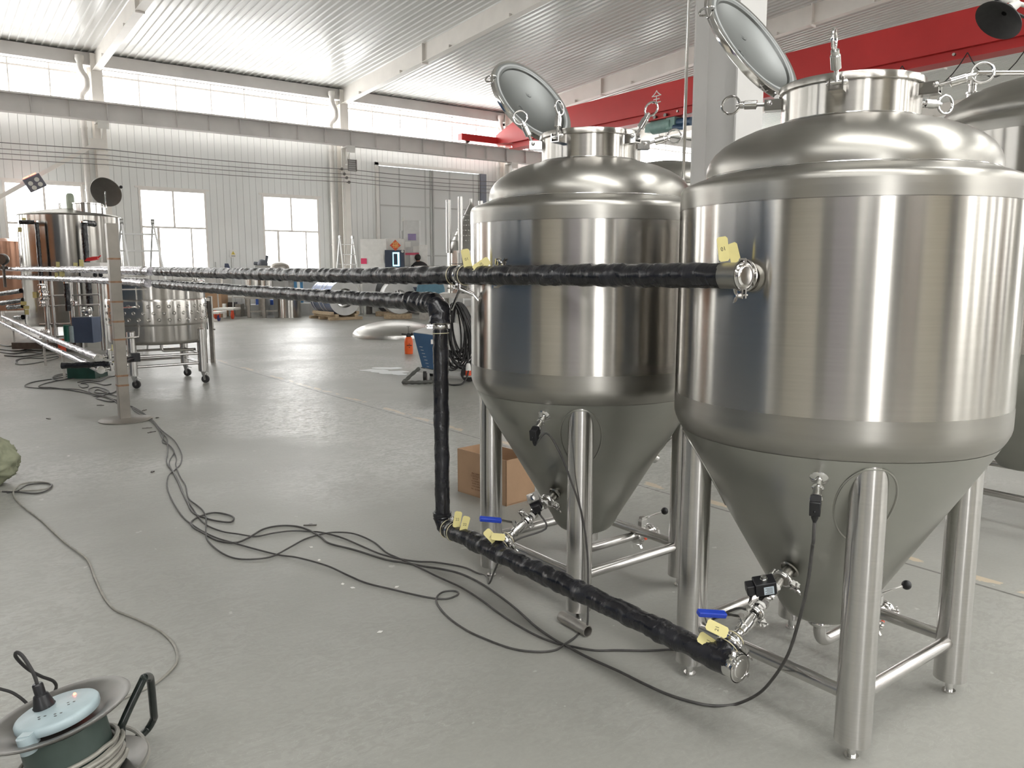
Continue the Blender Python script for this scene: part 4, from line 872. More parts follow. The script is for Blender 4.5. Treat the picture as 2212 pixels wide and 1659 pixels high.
m=M(T); m.cyl((-.017,-.120,-.035),(-.017,-.120,.010),.020,n=24); m.build('plate_foot',palebl,sp_,o)
for (x,y) in ((.035,.01),(-.015,-.045),(.03,-.045)):
    m=M(T)
    for k in range(3): a=k*2.1+.5; m.box(x+.010*math.cos(a)-.003,x+.010*math.cos(a)+.003,y+.008*math.sin(a)-.0015,y+.008*math.sin(a)+.0015,.0182,.0192)
    m.build('socket_slot',darkst,sp_,o)
m=M(T); m.sph((.018,.062,.018),.0042,12,8); m.build('indicator_light',rled,sp_,o)
pl=thing('power_plug','black plug pushed into the cable reel socket with its cord looping behind','plug',T@V((-.045,.02,.018))); po_=T@V((-.045,.02,.018))
m=M(T@Matrix.Translation((-.045,.02,.018))); m.prism([(-.024,-.015),(.024,-.015),(.024,.015),(-.024,.015)],.006); 
m.lathe([(.027,.0),(.027,.006),(.019,.036),(.014,.040),(.014,.066),(.011,.07)],20,(0,0,0),None,True,True); m.build('plug_body',blk,pl,po_)
q=lambda x,y,z:T@V((x,y,z))
m=M(); m.sweep(smooth([q(-.045,.02,.085),q(-.048,.022,.12),q(-.064,.026,.168),q(-.082,.032,.182),q(-.105,.055,.16),q(-.125,.11,.10),q(-.130,.16,.05),q(-.14,.22,.00),q(-.18,.26,-.05),q(-.26,.25,-.12)],8),.0048,8); m.build('cord',rub,pl,po_)
m=M(); m.sweep(smooth([atd(-40,1478,2.3),atd(0,1488,2.32),atd(30,1498,2.34),atd(60,1522,2.36),atd(85,1560,2.40)],6),.005,8); one(m,'reel_cord',rub,'dark cord arching in from the left edge behind the reel','cable')
m=M(); m.sweep(smooth([atd(200,1567,2.36),atd(240,1566,2.38),atd(285,1575,2.34),atd(312,1598,2.26),atd(320,1625,2.18),atd(308,1655,2.10),atd(280,1690,2.02)],8),.0068,8); one(m,'loose_cable_loop',cableg,'grey cable loop hanging loose at the right of the reel','cable')
m=M(); P=[atd(282,1735,2.04),atd(266,1659,2.08),atd(262,1580,2.12),atd(268,1555,2.13),atd(306,1474,2.17),atd(312,1464,2.18),atd(322,1462,2.24),atd(326,1476,2.27),atd(332,1540,2.34),atd(332,1552,2.36),atd(318,1576,2.36),atd(292,1597,2.30),atd(255,1612,2.25),atd(215,1640,2.2)]
m.sweep(smooth(P,6),.0115,14); m.build('stand_handle',blackp,rl,o,ang=60)
m=M(); P=[q(0,0,-.212),q(0,0,-.27)]; m.cyl(P[0],P[1],.03,n=20); b_=q(0,0,-.25); b_.z=.012
for a in range(3): m.sweep([V((b_.x,b_.y,.06)),V((b_.x+.10*math.cos(a*2.1+2.5),b_.y+.10*math.sin(a*2.1+2.5),.03)),V((b_.x+.15*math.cos(a*2.1+2.5),b_.y+.15*math.sin(a*2.1+2.5),.011))],.011,8)
m.build('stand_base',blackp,rl,o)
# sack at left edge
c=fl(-28,1050,0); m=M(Matrix.Translation(c+V((0,0,.17)))); n_=72; k_=48; vs=[];
for j in range(k_+1):
    ph=PI*j/k_
    for i in range(n_):
        th=2*PI*i/n_; d=V((math.sin(ph)*math.cos(th),math.sin(ph)*math.sin(th),-math.cos(ph)))
        f=1+.16*noise.noise(d*2.2+V((3,1,2)))-.22*abs(noise.noise(V((d.x*4,d.y*4,d.z*2.2))+V((5,2,1))))-.10*abs(noise.noise(d*9))+.08; p=V((d.x*.205*f,d.y*.205*f,d.z*.175*f)); 
        if p.z<-.17: p.z=-.17
        if p.z>.1: p.x*=1-(p.z-.1)*1.2; p.y*=1-(p.z-.1)*1.2
        vs.append(p)
m.add(vs,[(j*n_+i,j*n_+(i+1)%n_,(j+1)*n_+(i+1)%n_,(j+1)*n_+i) for j in range(k_) for i in range(n_)])
sk=one(m,'tool_sack',sackm,'crumpled grey green cloth sack cut by the left edge','sack',ang=180)
# cardboard box
bx=[fl(989,1061),fl(1094,1094),fl(1133,1072)]; A0,A1,A2=bx; e1=(A0-A1); e2=(A2-A1); e2=e2-e1.normalized()*e2.dot(e1.normalized()); e2=e2.normalized()*.255; e1=e1.normalized()*max(e1.length,.4); H_=.30
cbx=thing('cardboard_box','open empty brown cardboard box with dark print beside the middle tank','box',A1+e1/2+e2/2); o=cbx.location.copy(); z1=V((0,0,1))
def wallp(a,b_,h,t,mt,name,par,z0=.0):
    a,b_=V(a),V(b_); d=(b_-a).normalized(); n=V((d.y,-d.x,0)); m=M(); m.add([a+z1*z0,b_+z1*z0,b_-n*t+z1*z0,a-n*t+z1*z0,a+z1*h,b_+z1*h,b_-n*t+z1*h,a-n*t+z1*h],[(0,3,2,1),(4,5,6,7),(0,1,5,4),(1,2,6,5),(2,3,7,6),(3,0,4,7)]); return m.build(name,mt,par,o)
cs=[A1,A1+e2,A1+e2+e1,A1+e1]
sides=[wallp(cs[i],cs[(i+1)%4],H_,.005,card,'side_panel',cbx) for i in range(4)]
m=M(); m.add([p+z1*.004 for p in cs]+[p+z1*.009 for p in cs],[(3,2,1,0),(4,5,6,7),(0,1,5,4),(1,2,6,5),(2,3,7,6),(3,0,4,7)]); m.build('bottom_panel',card,cbx,o)
d1=e1.normalized(); nn=V((d1.y,-d1.x,0)); nn=nn if nn.dot(V((0,0,0))-A1)>0 else -nn
tx=[('INCORPORATED',.020,.155,.02),('CONTENTS: TAXES, BEND',.018,.138,.0),('GROUP',.017,.122,.06),('10 CORNER SQUARE',.015,.104,.03),('BARREL APLACERS',.014,.088,.035),('CODE SHIPPING MARKS',.014,.070,.02),('NO. 10 ITEM QUANTITY SET',.016,.050,.0)]
for s_,sz,zz_,dx in tx:
    T=frame(A1+e1*.5+z1*zz_+nn*.0012+d1*dx,nn,-d1); text(s_,sz,T,cardi,'lettering',sides[3],o,.0002)
# ================================================================ unseen things added left of the frame for the steel to reflect
m=M(); m.box(-7.2,-4.6,3.5,13.2,.12,2.9)  # added blue container, unseen, gives the tanks their dark blue reflection
for i in range(40): y=3.55+i*.245; m.box(-4.6,-4.56,y,y+.12,.2,2.8)
ct=thing('reflect_container','dark blue corrugated container shape added unseen left of the camera for the steel to reflect','container',(-5.9,8,0)); m.build('reflect_body',bluem,ct,(-5.9,8,0))
m=M(); m.box(-7.1,-4.7,3.6,13.1,0,.13); m.build('skid',darkst,ct,(-5.9,8,0))
orr=mat('orange_reflect_panel',(.50,.20,.08),.55,nz=.1,ns=2)  # added orange panel, unseen, only mirrored in the kettle steel
m=M(); m.box(-3.6,-3.3,14.2,22.5,.0,3.2); one(m,'reflect_partition',orr,'orange brown panel added unseen at the far left for the steel to reflect','partition')
# unseen rack blocks added around the camera to band the tank reflections
tones=dict(dark_reflect_tone=(.035,.034,.036),brown_reflect_tone=(.16,.11,.075),cream_reflect_tone=(.60,.55,.46),lilac_reflect_tone=(.22,.19,.27),grey_reflect_tone=(.30,.30,.29))
for kk,vv in tones.items(): mat(kk,vv,.6,nz=.1)
for x0,x1,y,h,mt,lb in ((-22,-16.5,-13,4.2,'grey_reflect_tone','grey'),(-16.2,-14.4,-12.5,3.6,'dark_reflect_tone','dark'),(-10.4,-8.3,-12,4.4,'dark_reflect_tone','narrow dark'),(-4.9,-4.1,-12.4,3.9,'grey_reflect_tone','small grey'),(-3.9,-3.0,-12,4.3,'dark_reflect_tone','slim dark'),(-2.6,-.2,-12.6,3.7,'brown_reflect_tone','brown'),(.2,3.6,-13,4.3,'cream_reflect_tone','wide cream'),(4.,4.9,-12,4.,'dark_reflect_tone','slim near black'),(12.6,13.4,-11,4.6,'dark_reflect_tone','tall slim dark'),(16.6,18.2,-11,4.4,'brown_reflect_tone','tall brown'),(21.3,22.2,-11,4.6,'dark_reflect_tone','distant dark')):
    m=M(); m.box(x0,x1,y,y+.9,0,h); 
    for q_ in range(int((x1-x0)/.45)+1): m.box(x0+.45*q_,x0+.45*q_+.05,y+.9,y+.94,0,h)
    one(m,'reflect_rack',MATS[mt],lb+' rack block added unseen behind the camera for tank reflections','rack','added reflection racks')
for x0,y0,y1,h,mt,lb in ((-8.,-6.5,-3.6,2.6,'lilac_reflect_tone','lilac grey'),(-8.,-3.4,-2.2,3.2,'dark_reflect_tone','black'),(-8.,-2.,1.8,2.9,'cream_reflect_tone','pale')):
    m=M(); m.box(x0-.8,x0,y0,y1,0,h); one(m,'reflect_rack',MATS[mt],lb+' rack block added unseen left of the camera for tank reflections','rack','added reflection racks')
# ================================================================ mobile jacketed tank on castors
def dimple_rows(m,r,z0,z1,rows,n,cx=0,cy=0,rd=.022):
    for j in range(rows):
        z=z0+(z1-z0)*j/(rows-1)
        for i in range(n):
            a=2*PI*(i+.5*(j%2))/n; d=V((math.cos(a),math.sin(a),0)); m.lathe([(rd*1.25,.0015),(rd,.006),(rd*.62,-.0),(rd*.3,.001),(rd*.28,.005),(.001,.006)],14,V((cx,cy,z))+d*r,d)
def castor(par,x,y,o,rr=.05,zt=.17,dirx=V((1,0,0)),wm=rub):
    m=M(); m.lathe([(.055,zt-.012),(.055,zt),(.02,zt)],20,(x,y,0)); 
    s=V((-dirx.y,dirx.x,0)); c=V((x,y,rr))+dirx*.03
    for k in (-1,1): m.add([V((x,y,zt-.012))+s*.024*k-dirx*.02,V((x,y,zt-.012))+s*.024*k+dirx*.03,c+s*.024*k+dirx*.012,c+s*.024*k-dirx*.016]+[V((x,y,zt-.012))+s*.028*k-dirx*.02,V((x,y,zt-.012))+s*.028*k+dirx*.03,c+s*.028*k+dirx*.012,c+s*.028*k-dirx*.016],[(0,1,2,3),(7,6,5,4),(0,4,5,1),(2,6,7,3),(1,5,6,2),(3,7,4,0)])
    m.bar(V((x,y,zt-.03))+dirx*.02,V((x,y,zt-.05))+dirx*.09,.02,.006); m.cyl(c-s*.03,c+s*.03,.014,n=12)
    ca_=m.build('castor',polish,par,o); m=M(); m.lathe([(.02,-.016),(rr-.006,-.018),(rr,-.012),(rr,.012),(rr-.006,.018),(.02,.016)],28,c,s,True,True); m.build('castor_wheel',wm,ca_,o)
cx,cy=2.66,11.40; mt_=thing('mobile_tank','short wide steel tank with a dimpled jacket standing on castors behind the post','tank',(cx,cy,0)); o=(cx,cy,0)
m=M(); m.lathe([(.60,1.36),(.606,1.365),(.612,1.36),(.612,.60),(.605,.57),(.585,.55),(.001,.52)],80,(cx,cy,0)); m.build('shell',steel,mt_,o,ang=50)
m=M(); m.lathe([(.613,1.13),(.618,1.12),(.622,1.10),(.622,.82),(.618,.80),(.613,.79)],80,(cx,cy,0)); dimple_rows(m,.621,.87,1.04,3,32,cx,cy,.019); m.build('dimple_jacket',steel,mt_,o,ang=50)
m=M(); m.torus((cx,cy,1.36),(0,0,1),.607,.008,64,8); m.build('rim',polish,mt_,o)
for sx in (-1,1):
    for sy in (-1,1):
        x,y=cx+.43*sx,cy+.43*sy; m=M(); m.cyl((x,y,.17),(x,y,.72),.056,n=28); m.cyl((x,y,.72),(x,y,.735),.056,.03,n=28); lg=m.build('leg',legm,mt_,o); castor(lg,x,y,o,.052,.17,V((.8,-.6,0)))
for z in (.27,.40):
    for a,b_ in (((-1,-1),(1,-1)),((-1,1),(1,1)),((-1,-1),(-1,1)),((1,-1),(1,1))):
        m=M(); m.cyl((cx+.43*a[0],cy+.43*a[1],z),(cx+.43*b_[0],cy+.43*b_[1],z),.017,n=14); m.build('rail',legm,mt_,o)
m=M(); m.sweep(rounded([(cx-.02,cy-.2,.55),(cx-.02,cy-.2,.44),(cx+.40,cy-.25,.44)],.05),.02,12); m.build('drain_pipe',polish,mt_,o)
for dx,za,zb in ((-.50,1.30,1.04),(-.50,.80,.66)):
    m=M(); m.sweep(rounded([(cx-.36,cy-.50,zb),(cx+dx-.10,cy-.66,zb),(cx+dx-.10,cy-.66,za)],.06),.013,10); m.build('side_pipe',polish,mt_,o)
# ================================================================ brewing kettle
kc=dirp(160,18.2); kx,ky=kc.x,kc.y; kt=thing('brew_kettle','tall polished steel brewing kettle with its round lid open, at far left','kettle',(kx,ky,0)); o=(kx,ky,0)
m=M(); m.lathe([(1.02,2.67),(1.02,.34),(1.0,.30),(.95,.28),(.001,.22)],96,(kx,ky,0)); m.build('shell',steel,kt,o,ang=50)
m=M(); m.lathe([(1.02,2.67),(1.03,2.684),(1.02,2.70),(.98,2.715),(.51,2.81),(.144,2.865),(.001,2.87)],96,(kx,ky,0)); m.build('conical_top',satin,kt,o,ang=50)
mw=V((kx,ky,0))+RT*.52-FW*.18; m=M(); m.lathe([(.305,2.72),(.305,2.93),(.316,2.94),(.316,2.96),(.29,2.96)],48,(mw.x,mw.y,0)); m.build('manway',polish,kt,o)
lc=atd(229,415,18.1); T=frame(lc,(-FW*.90+RT*.05-UP*.42),UP); m=M(T); m.lathe([(.001,-.044),(.044,-.041),(.31,.0),(.327,.005),(.335,.0),(.327,-.014),(.044,-.064),(.001,-.066)],56); ld=m.build('manway_lid',mat('lid_inner_steel',(.30,.29,.28),.3,1,nz=.06),kt,o)
m=M(); m.sweep(smooth([lc-FW*.03,lc-UP*.2-RT*.03,lc-UP*.38-RT*.04,mw+V((0,0,2.92))],5),.014,8); m.build('lid_arm',polish,kt,o)
m=M(); m.cb(lc-UP*.44-RT*.04-FW*.06,(.045,.045,.2)); m.build('lid_latch',polish,kt,o)
m=M(); m.sph(lc-FW*.03,.02); m.build('lid_nut',polish,ld,o)
m=M(); m.sph(lc+RT*.34+UP*.11,.036); m.build('lid_knob',blk,ld,o)
cc=V((kx,ky,0))-FW*.14+RT*.11; m=M(); m.cyl((cc.x,cc.y,2.80),(cc.x,cc.y,3.08),.087,n=24); m.lathe([(.087,3.08),(.078,3.14),(.055,3.18),(.001,3.19)],24,(cc.x,cc.y,0)); m.build('vent_glass',mat('green_glass',(.42,.48,.38),.2,nz=.05),kt,o)
c2=cc-RT*.24; m=M(); m.cyl((c2.x,c2.y,2.78),(c2.x,c2.y,2.98),.03,n=12); m.build('spray_port',polish,kt,o)
for i in range(4):
    a=R(45+90*i); x,y=kx+.78*math.cos(a),ky+.78*math.sin(a); m=M(); m.cyl((x,y,0),(x,y,.34),.065,n=20); m.build('leg',legm,kt,o)
def blackpipe(u,d,v0,v1,r,label,elbow=None):
    a=atd(u,v0,d); b2=V((a.x,a.y,atd(u+6,v1,d).z)); t=thing('riser_pipe',label,'pipe',(a.x,a.y,b2.z),group='wrapped risers by the kettle'); P=[a,b2]
    if elbow: P=[a+elbow]+[a]+[b2]; P=rounded(P,.06)
    wrapped(P,r,.05,int(u),tape,'pipe_wrap',t,(a.x,a.y,b2.z),14,.003); m=M(); m.cyl(a,a+V((0,0,.03)),r*1.15,n=14); m.build('clamp_ring',polish,t,(a.x,a.y,b2.z)); return t
blackpipe(181,16.9,481,672,.062,'thick black wrapped riser in front of the kettle middle',FW*.4)
blackpipe(143,14.6,612,672,.042,'short black riser under the pipes, left of the kettle middle')
blackpipe(43,18.2,502,700,.048,'left one of the pair of black risers at the kettle left side')
blackpipe(55,17.6,490,705,.060,'right one of the pair of black risers, topped by a yellow card')
blackpipe(79,17.0,480,640,.040,'thin dark riser just right of the black pair',-RT*.35)
for i,(u0,v0,u1,v1,lb) in enumerate([(0,635,46,628,'uppermost black cross pipe left of the kettle'),(4,655,50,648,'second black cross pipe left of the kettle'),(18,664,50,661,'third black cross pipe left of the kettle'),(34,686,50,685,'lowest black cross pipe left of the kettle')]):
    a=atd(u0,v0,18.5); b2=atd(u1,v1,18.0); t=thing('cross_pipe',lb,'pipe',a,group='black cross pipes left of the kettle'); wrapped([a,b2],.050,.05,i+60,tape,'pipe_wrap',t,a,12,.003)
for i,(u,v,w,h,lb) in enumerate([(52,477,.09,.13,'yellow card on top of the black riser pair'),(43,496,.09,.10,'yellow card lower left on the black risers'),(125,571,.06,.08,'yellow card standing on the upper pipe, left'),(163,571,.06,.045,'low yellow card on the upper pipe, middle'),(176,568,.06,.09,'yellow card standing on the upper pipe, right'),(122,594,.055,.08,'small yellow card between the pipes, left'),(134,592,.085,.075,'larger yellow card between the pipes'),(51,655,.13,.08,'yellow card on the second cross pipe'),(57,664,.13,.07,'yellow card on the third cross pipe'),(58,674,.09,.11,'yellow card on the lowest cross pipe'),(75,637,.09,.13,'yellow card beside the riser pair')]):
    p=atx(u,v,1.91) if 2<=i<=6 else atd(u,v,17.2); T=frame(p,-FW,RT); m=M(T); a,b2=w/2,h/2; m.prism([(-a,-b2),(a*.9,-b2),(a,b2*.9),(-a*.9,b2)],.003); one(m,'valve_tag',yel,lb,'tag','yellow valve tags')
# control box with red tool
bc=atd(205,583,11.1); m=M(); m.bar(bc-RT*.14,bc+RT*.14,.24,.20); bo=one(m,'junction_box',pvc,'pale grey junction box in front of the kettle, above the pipes','box',bev=.006)
for i,u in enumerate((206,218)):
    p=atd(u,594,10.95); m=M(); m.lathe([(.028,0),(.03,.008),(.018,.012),(.018,.022),(.001,.024)],16,p,-FW); m.build('switch_knob',blk,bo,bo.location)
p=atd(200,559,11.05); m=M(); T=frame(p,-FW,RT+UP*.12); m=M(T); m.prism([(-.09,-.02),(-.02,-.028),(.09,-.022),(.095,.02),(.03,.024),(-.05,.016)],.05); m.cyl((.09,.0,.02),(.13,.03,.02),.008,n=8); one(m,'red_tool',mat('tool_red',(.55,.03,.03),.4,nz=.1),'red hand tool lying on the grey junction box','tool')
# steel frame, valves and pipework around the kettle
fr=thing('pipe_skid','steel pipe skid with vertical tubes, clamps and valves in front of the kettle','skid',dirp(120,15.1)); o=fr.location.copy()
for u in (96,110,150,168,212,219): 
    a=atd(u,605,15.0); b2=V((a.x,a.y,.0)); m=M(); m.cyl(b2,a,.028 if u not in (96,150) else .045,n=14); m.build('upright_tube',legm,fr,o)
for v in (640,662,701,728):
    m=M(); m.cyl(atd(86,v,15.1),atd(215,v-4,14.9),.018,n=10); m.build('cross_tube',legm,fr,o)
for (u,v,s) in ((92,622,.06),(95,638,.07),(92,655,.05),(188,672,.06),(190,685,.05),(150,650,.05),(163,655,.035),(98,720,.06),(196,775,.05)):
    c=atd(u,v,14.85); s*=1.3; m=M(); m.lathe([(s*.5,-s),(s,-s*.8),(s,-s*.6),(s*.6,-s*.5),(s*.75,0),(s*.6,s*.5),(s,s*.6),(s,s*.8),(s*.5,s)],18,c,UP if v<660 else RT,True,True); m.build('valve',polish,fr,o)
m=M(); m.box(-.15,.15,-.1,.1,-.22,.22); 
bb=atd(190,712,14.6); m=M(); m.bar(bb-RT*.20,bb+RT*.16,.3,.46); m.build('pump_cabinet',filmd,fr,o)
bb=atd(108,745,15.0); m=M(); m.bar(bb-RT*.6,bb+RT*.6,.4,.12); m.build('base_tray',darkst,fr,o)
for u,v,c_ in ((158,722,palebl),(146,720,mat('dark_green',(.01,.10,.07),.4,nz=.1)),(134,750,fu_r)):
    a=atd(u,v,14.5); m=M(); m.cyl(a-UP*.15,a+UP*.15,.065,n=18); m.build('bottle_filter',c_,fr,o)
# further tank at the left edge, orange reflection put into its colour
for i,(u,d,r,zt,lb) in enumerate(((14,21.9,.58,2.26,'tank at the left edge behind the black risers, orange reflection in its colour'),)):
    c=dirp(u,d); t=thing('edge_tank',lb,'tank',c); m=M(); m.lathe([(.001,zt+.1),(r*.6,zt+.06),(r,zt),(r,.5),(r*.9,.42),(.001,.4)],56,c); m.build('shell',mat('orange_reflect_steel',(.48,.27,.19),.28,1,aniso=.8,nz=.05),t,c,ang=50)
    for k in range(3): a=k*2.1; m=M(); m.cyl(c+V((.4*math.cos(a),.4*math.sin(a),0)),c+V((.4*math.cos(a),.4*math.sin(a),.45)),.04,n=12); m.build('leg',legm,t,c)
m=M(); c=atd(6,560,18.0); m.lathe([(.03,-.07),(.11,-.07),(.125,-.03),(.125,.03),(.11,.07),(.03,.07)],24,c,-FW,True,True); m.cyl(c,c-UP*.62,.03,n=12); m.cyl(c-UP*.16,c-UP*.22,.09,n=12); one(m,'pressure_gauge',darkst,'round dark pressure gauge at the left edge above the pipes','gauge')
# four-lamp light on the brace
fl4=thing('four_lamp_floodlight','grey square four-lamp floodlight with a red indicator strip on the wall brace','light',aty(75,395,27.25)); o=fl4.location.copy(); T=frame(o,(-.15,-1,-.15),(.86,0,.48)); m=M(T); m.box(-.24,.24,-.20,.20,-.05,.03); m.build('lamp_body',mat('floodlight_grey',(.14,.14,.17),.5,nz=.05),fl4,o,bev=.02)
for x,y in ((-.10,.03),(.10,.06),(-.08,-.11),(.11,-.09)):
    m=M(T@Matrix.Translation((x,y,.031))); m.lathe([(.065,0),(.06,.012),(.001,.016)],20); m.build('lens',lampw,fl4,o)
m=M(T); m.box(-.2,-.03,.215,.235,-.02,.02); m.box(.0,.17,.215,.235,-.02,.02); m.build('indicator_strip',rled,fl4,o)
# ================================================================ ladders
def ladder(c,ap,sep,spr,rungs,label,rz):
    "double A ladder: apex height ap, rail separation vector sep, spread vector spr (at floor)"
    c=V(c); t=thing('step_ladder',label,'ladder',c,group=None)
    for k in (-.5,.5):
        for s in (-1,1):
            m=M(); top=c+sep*k+V((0,0,ap)); ft=c+sep*k*1.25+spr*s*.5; m.bar(ft,top,.06,.03,sep.normalized()); m.build('rail',pale_al,t,c)
        m=M(); m.cyl(c+sep*k+V((0,0,ap-.02))-sep.normalized()*.03,c+sep*k+V((0,0,ap-.02))+sep.normalized()*.03,.055,n=16); m.build('hinge_joint',pale_al,t,c)
    for s in (-1,1):
        for i in range(rungs):
            f=(i+.8)/rungs; h=ap*(1-f); 
            if h<.1: continue
            a=c-sep*(.5+.125*f)+spr*s*.5*f+V((0,0,h)); b=c+sep*(.5+.125*f)+spr*s*.5*f+V((0,0,h)); m=M(); m.bar(a,b,.035,.03); m.build('rung',pale_al,t,c)
pale_al=mat('aluminium',(.58,.58,.57),.4,.7,nz=.06)
ladder(dirp(303,14.6),2.38,RT*.46+FW*.22,RT*.80-FW*.35,8,'aluminium step ladder standing behind the mobile tank',0)
ladder(dirp(750,26.8),2.60,RT*.36+FW*.3,RT*.62-FW*.5,8,'aluminium step ladder by the middle wall column',0)
# ================================================================ machine centre by the wall door
def pan(name,u0,u1,v0,v1,d,dep,mt,par,o,z0=None,bev=0):
    "upright box seen between columns u0,u1 from v0 down to v1 (or the floor)"
    a=atd(u0,v0,d); b=atd(u1,v0,d); zt=a.z; zb=z0 if z0 is not None else atd((u0+u1)/2,v1,d).z
    a=V((a.x,a.y,0)); b=V((b.x,b.y,0)); m=M(); q=FW*dep
    m.add([a+z1*zb,b+z1*zb,b+q+z1*zb,a+q+z1*zb,a+z1*zt,b+z1*zt,b+q+z1*zt,a+q+z1*zt],[(0,3,2,1),(4,5,6,7),(0,1,5,4),(1,2,6,5),(2,3,7,6),(3,0,4,7)])
    return m.build(name,mt,par,o,bev=bev) if par else (m,name,mt)
mc=thing('cutting_machine','white sheet cutting machine with a dark screen panel by the wall','machine',dirp(820,28.3)); o=mc.location.copy()
wp=pan('cabinet',778,834,516,0,28.2,.8,tefl,mc,o,.0)
pan('cabinet_mark',779.5,792,558,570,28.18,.01,mat('pink_mark',(.75,.06,.16),.5,nz=.05),wp,o)
pan('cabinet_print',823,829,550,568,28.18,.01,pvc,wp,o)
pan('rear_cabinet',831,872,515,0,28.6,.8,white,mc,o,.0)
sc=pan('screen_panel',831,872.5,540,588,28.1,.2,dkgl,mc,o)
pan('screen_glass',848,862.5,545,575,28.08,.01,cyan,sc,o); pan('screen_field',850,858.5,548,572,28.06,.01,dkgl,sc,o)
m=M(); c=atd(869.5,543,28.08); m.cyl(c,c-FW*.02,.045,n=16); m.build('round_button',lampw,sc,o)
c=atd(854,530,28.02); T=frame(c,-FW,RT+UP); dm=M(T); dm.box(-.135,.135,-.135,.135,0,.01); d_=thing('festive_poster','red diamond good luck poster with a gold character on the machine','poster',c); dm.build('sheet',fu_r,d_,c)
T=frame(c-FW*.012,-FW,RT); text('福',.24,T,fu_y,'lettering',d_,c)
rc=thing('grey_cabinet','tall grey cabinet with a lilac board beside the machine, against the door','cabinet',dirp(887,29)); o=rc.location.copy()
pan('body',873,905,476,0,29.0,.5,greyl:=mat('light_grey_paint',(.55,.55,.54),.5,nz=.05),rc,o,.0)
pan('lilac_board',881,898.5,505,519,28.98,.02,purp,rc,o); pan('paper_sheet',874,887,522,534,28.98,.01,white,rc,o); pan('paper_sheet',892,905,532,545,28.98,.01,white,rc,o); pan('red_band',873,905,546,551,28.96,.03,dred,rc,o)
pan('white_board',905,922.5,529,588,28.9,.05,tefl,rc,o); pan('white_board',886,898,551,588,28.9,.05,tefl,rc,o)
m=M(); a=atd(869,516,28.5); m.cyl(a,a+UP*.24,.055,n=12); m.cyl(a+UP*.24,a+UP*.28,.06,n=12); m.cyl(a+UP*.28+RT*.04,a+UP*.62+RT*.04,.02,n=8); m.build('lamp_stalk',greyp,mc,mc.location); 
m=M(); m.cyl(a+UP*.62+RT*.04,a+UP*.74+RT*.04,.04,n=10); m.build('signal_lamp',lampw,mc,mc.location)
tb_=thing('machine_bed','long low grey machine bed in front of the machine','machine',dirp(860,27.6)); o=tb_.location.copy()
pan('bed',782,1000,604,0,27.4,.7,greyl,tb_,o,.35)
for u in (790,850,910,985): pan('foot',u,u+8,640,0,27.45,.5,darkst,tb_,o,0)
pan('rail_strip',895,950,574,580,27.3,.1,bronze,tb_,o)
pan('dark_opening',878,900,620,634,27.38,.03,dkgl,tb_,o); pan('dark_opening',902,912,620,634,27.38,.03,dkgl,tb_,o)
# person working behind the machine bed
pc=dirp(908,28.75); pe=thing('person','person in a dark jacket and grey trousers bending over the machine bed, back turned','person',pc,group=None)
pl_=thing('step_platform','low step platform under the person','platform',pc); m=M(Matrix.Translation(pc)); m.box(-.5,.5,-.35,.35,0,.25); m.build('deck',galv,pl_,pc)
def skinm(name,P,E,rad,mt,par,lev=2,root=0,off=(0,0,0)):
    me=bpy.data.meshes.new(name); me.from_pydata([tuple(V(p)-V(off)) for p in P],E,[]); ob=bpy.data.objects.new(name,me); COL.objects.link(ob); ob.parent=par
    md=ob.modifiers.new('skin','SKIN'); me.skin_vertices.new() if not me.skin_vertices else None
    for i,r in enumerate(rad): 
        s=me.skin_vertices[0].data[i]; s.radius=(r,r) if not isinstance(r,tuple) else r; s.use_root=(i==root)
    md.use_smooth_shade=True; sb=ob.modifiers.new('sub','SUBSURF'); sb.levels=lev; sb.render_levels=lev; me.materials.append(mt); return ob
X_b,Y_b=RT,FW
def pp(x,y,z): return pc+RT*x+FW*y+UP*(z+.25)
P=[pp(0,0,.95),pp(.01,.02,1.12),pp(-.02,.05,1.30),pp(-.05,.08,1.44),pp(-.07,.08,1.52),pp(-.09,.06,1.60),pp(-.09,.06,1.70),
 pp(.10,0,.88),pp(.12,.02,.48),pp(.12,-.03,.08),pp(.13,.09,.04),pp(-.10,0,.88),pp(-.12,.04,.48),pp(-.12,-.02,.08),pp(-.13,.10,.04),
 pp(.15,.06,1.40),pp(.25,.10,1.18),pp(.20,.30,1.08),pp(.17,.38,1.06),pp(-.22,.08,1.40),pp(-.28,.14,1.17),pp(-.20,.32,1.08),pp(-.17,.40,1.06)]
E_=[(0,1),(1,2),(2,3),(3,4),(4,5),(5,6),(0,7),(7,8),(8,9),(9,10),(0,11),(11,12),(12,13),(13,14),(3,15),(15,16),(16,17),(17,18),(3,19),(19,20),(20,21),(21,22)]
skinm('body',P,E_,[.14,.15,.165,.12,.055,.085,.08,.09,.07,.05,.04,.09,.07,.05,.04,.065,.05,.042,.035,.065,.05,.042,.035],skin,pe,off=pc)
Pj=[pp(0,0,.86),pp(.01,.02,1.12),pp(-.02,.05,1.30),pp(-.05,.08,1.44),pp(.16,.06,1.41),pp(.255,.10,1.18),pp(.20,.31,1.08),pp(-.22,.08,1.41),pp(-.285,.14,1.17),pp(-.20,.33,1.08),pp(-.075,.08,1.58)]
skinm('jacket',Pj,[(0,1),(1,2),(2,3),(3,4),(4,5),(5,6),(3,7),(7,8),(8,9),(3,10)],[.19,.20,.215,.17,.11,.088,.07,.11,.088,.07,.085],jack,pe,off=pc)
Pt=[pp(0,0,.98),pp(.10,0,.88),pp(.12,.02,.48),pp(.12,-.03,.10),pp(-.10,0,.88),pp(-.12,.04,.48),pp(-.12,-.02,.10)]
skinm('trousers',Pt,[(0,1),(1,2),(2,3),(0,4),(4,5),(5,6)],[.16,.11,.088,.07,.11,.088,.07],trous,pe,off=pc)
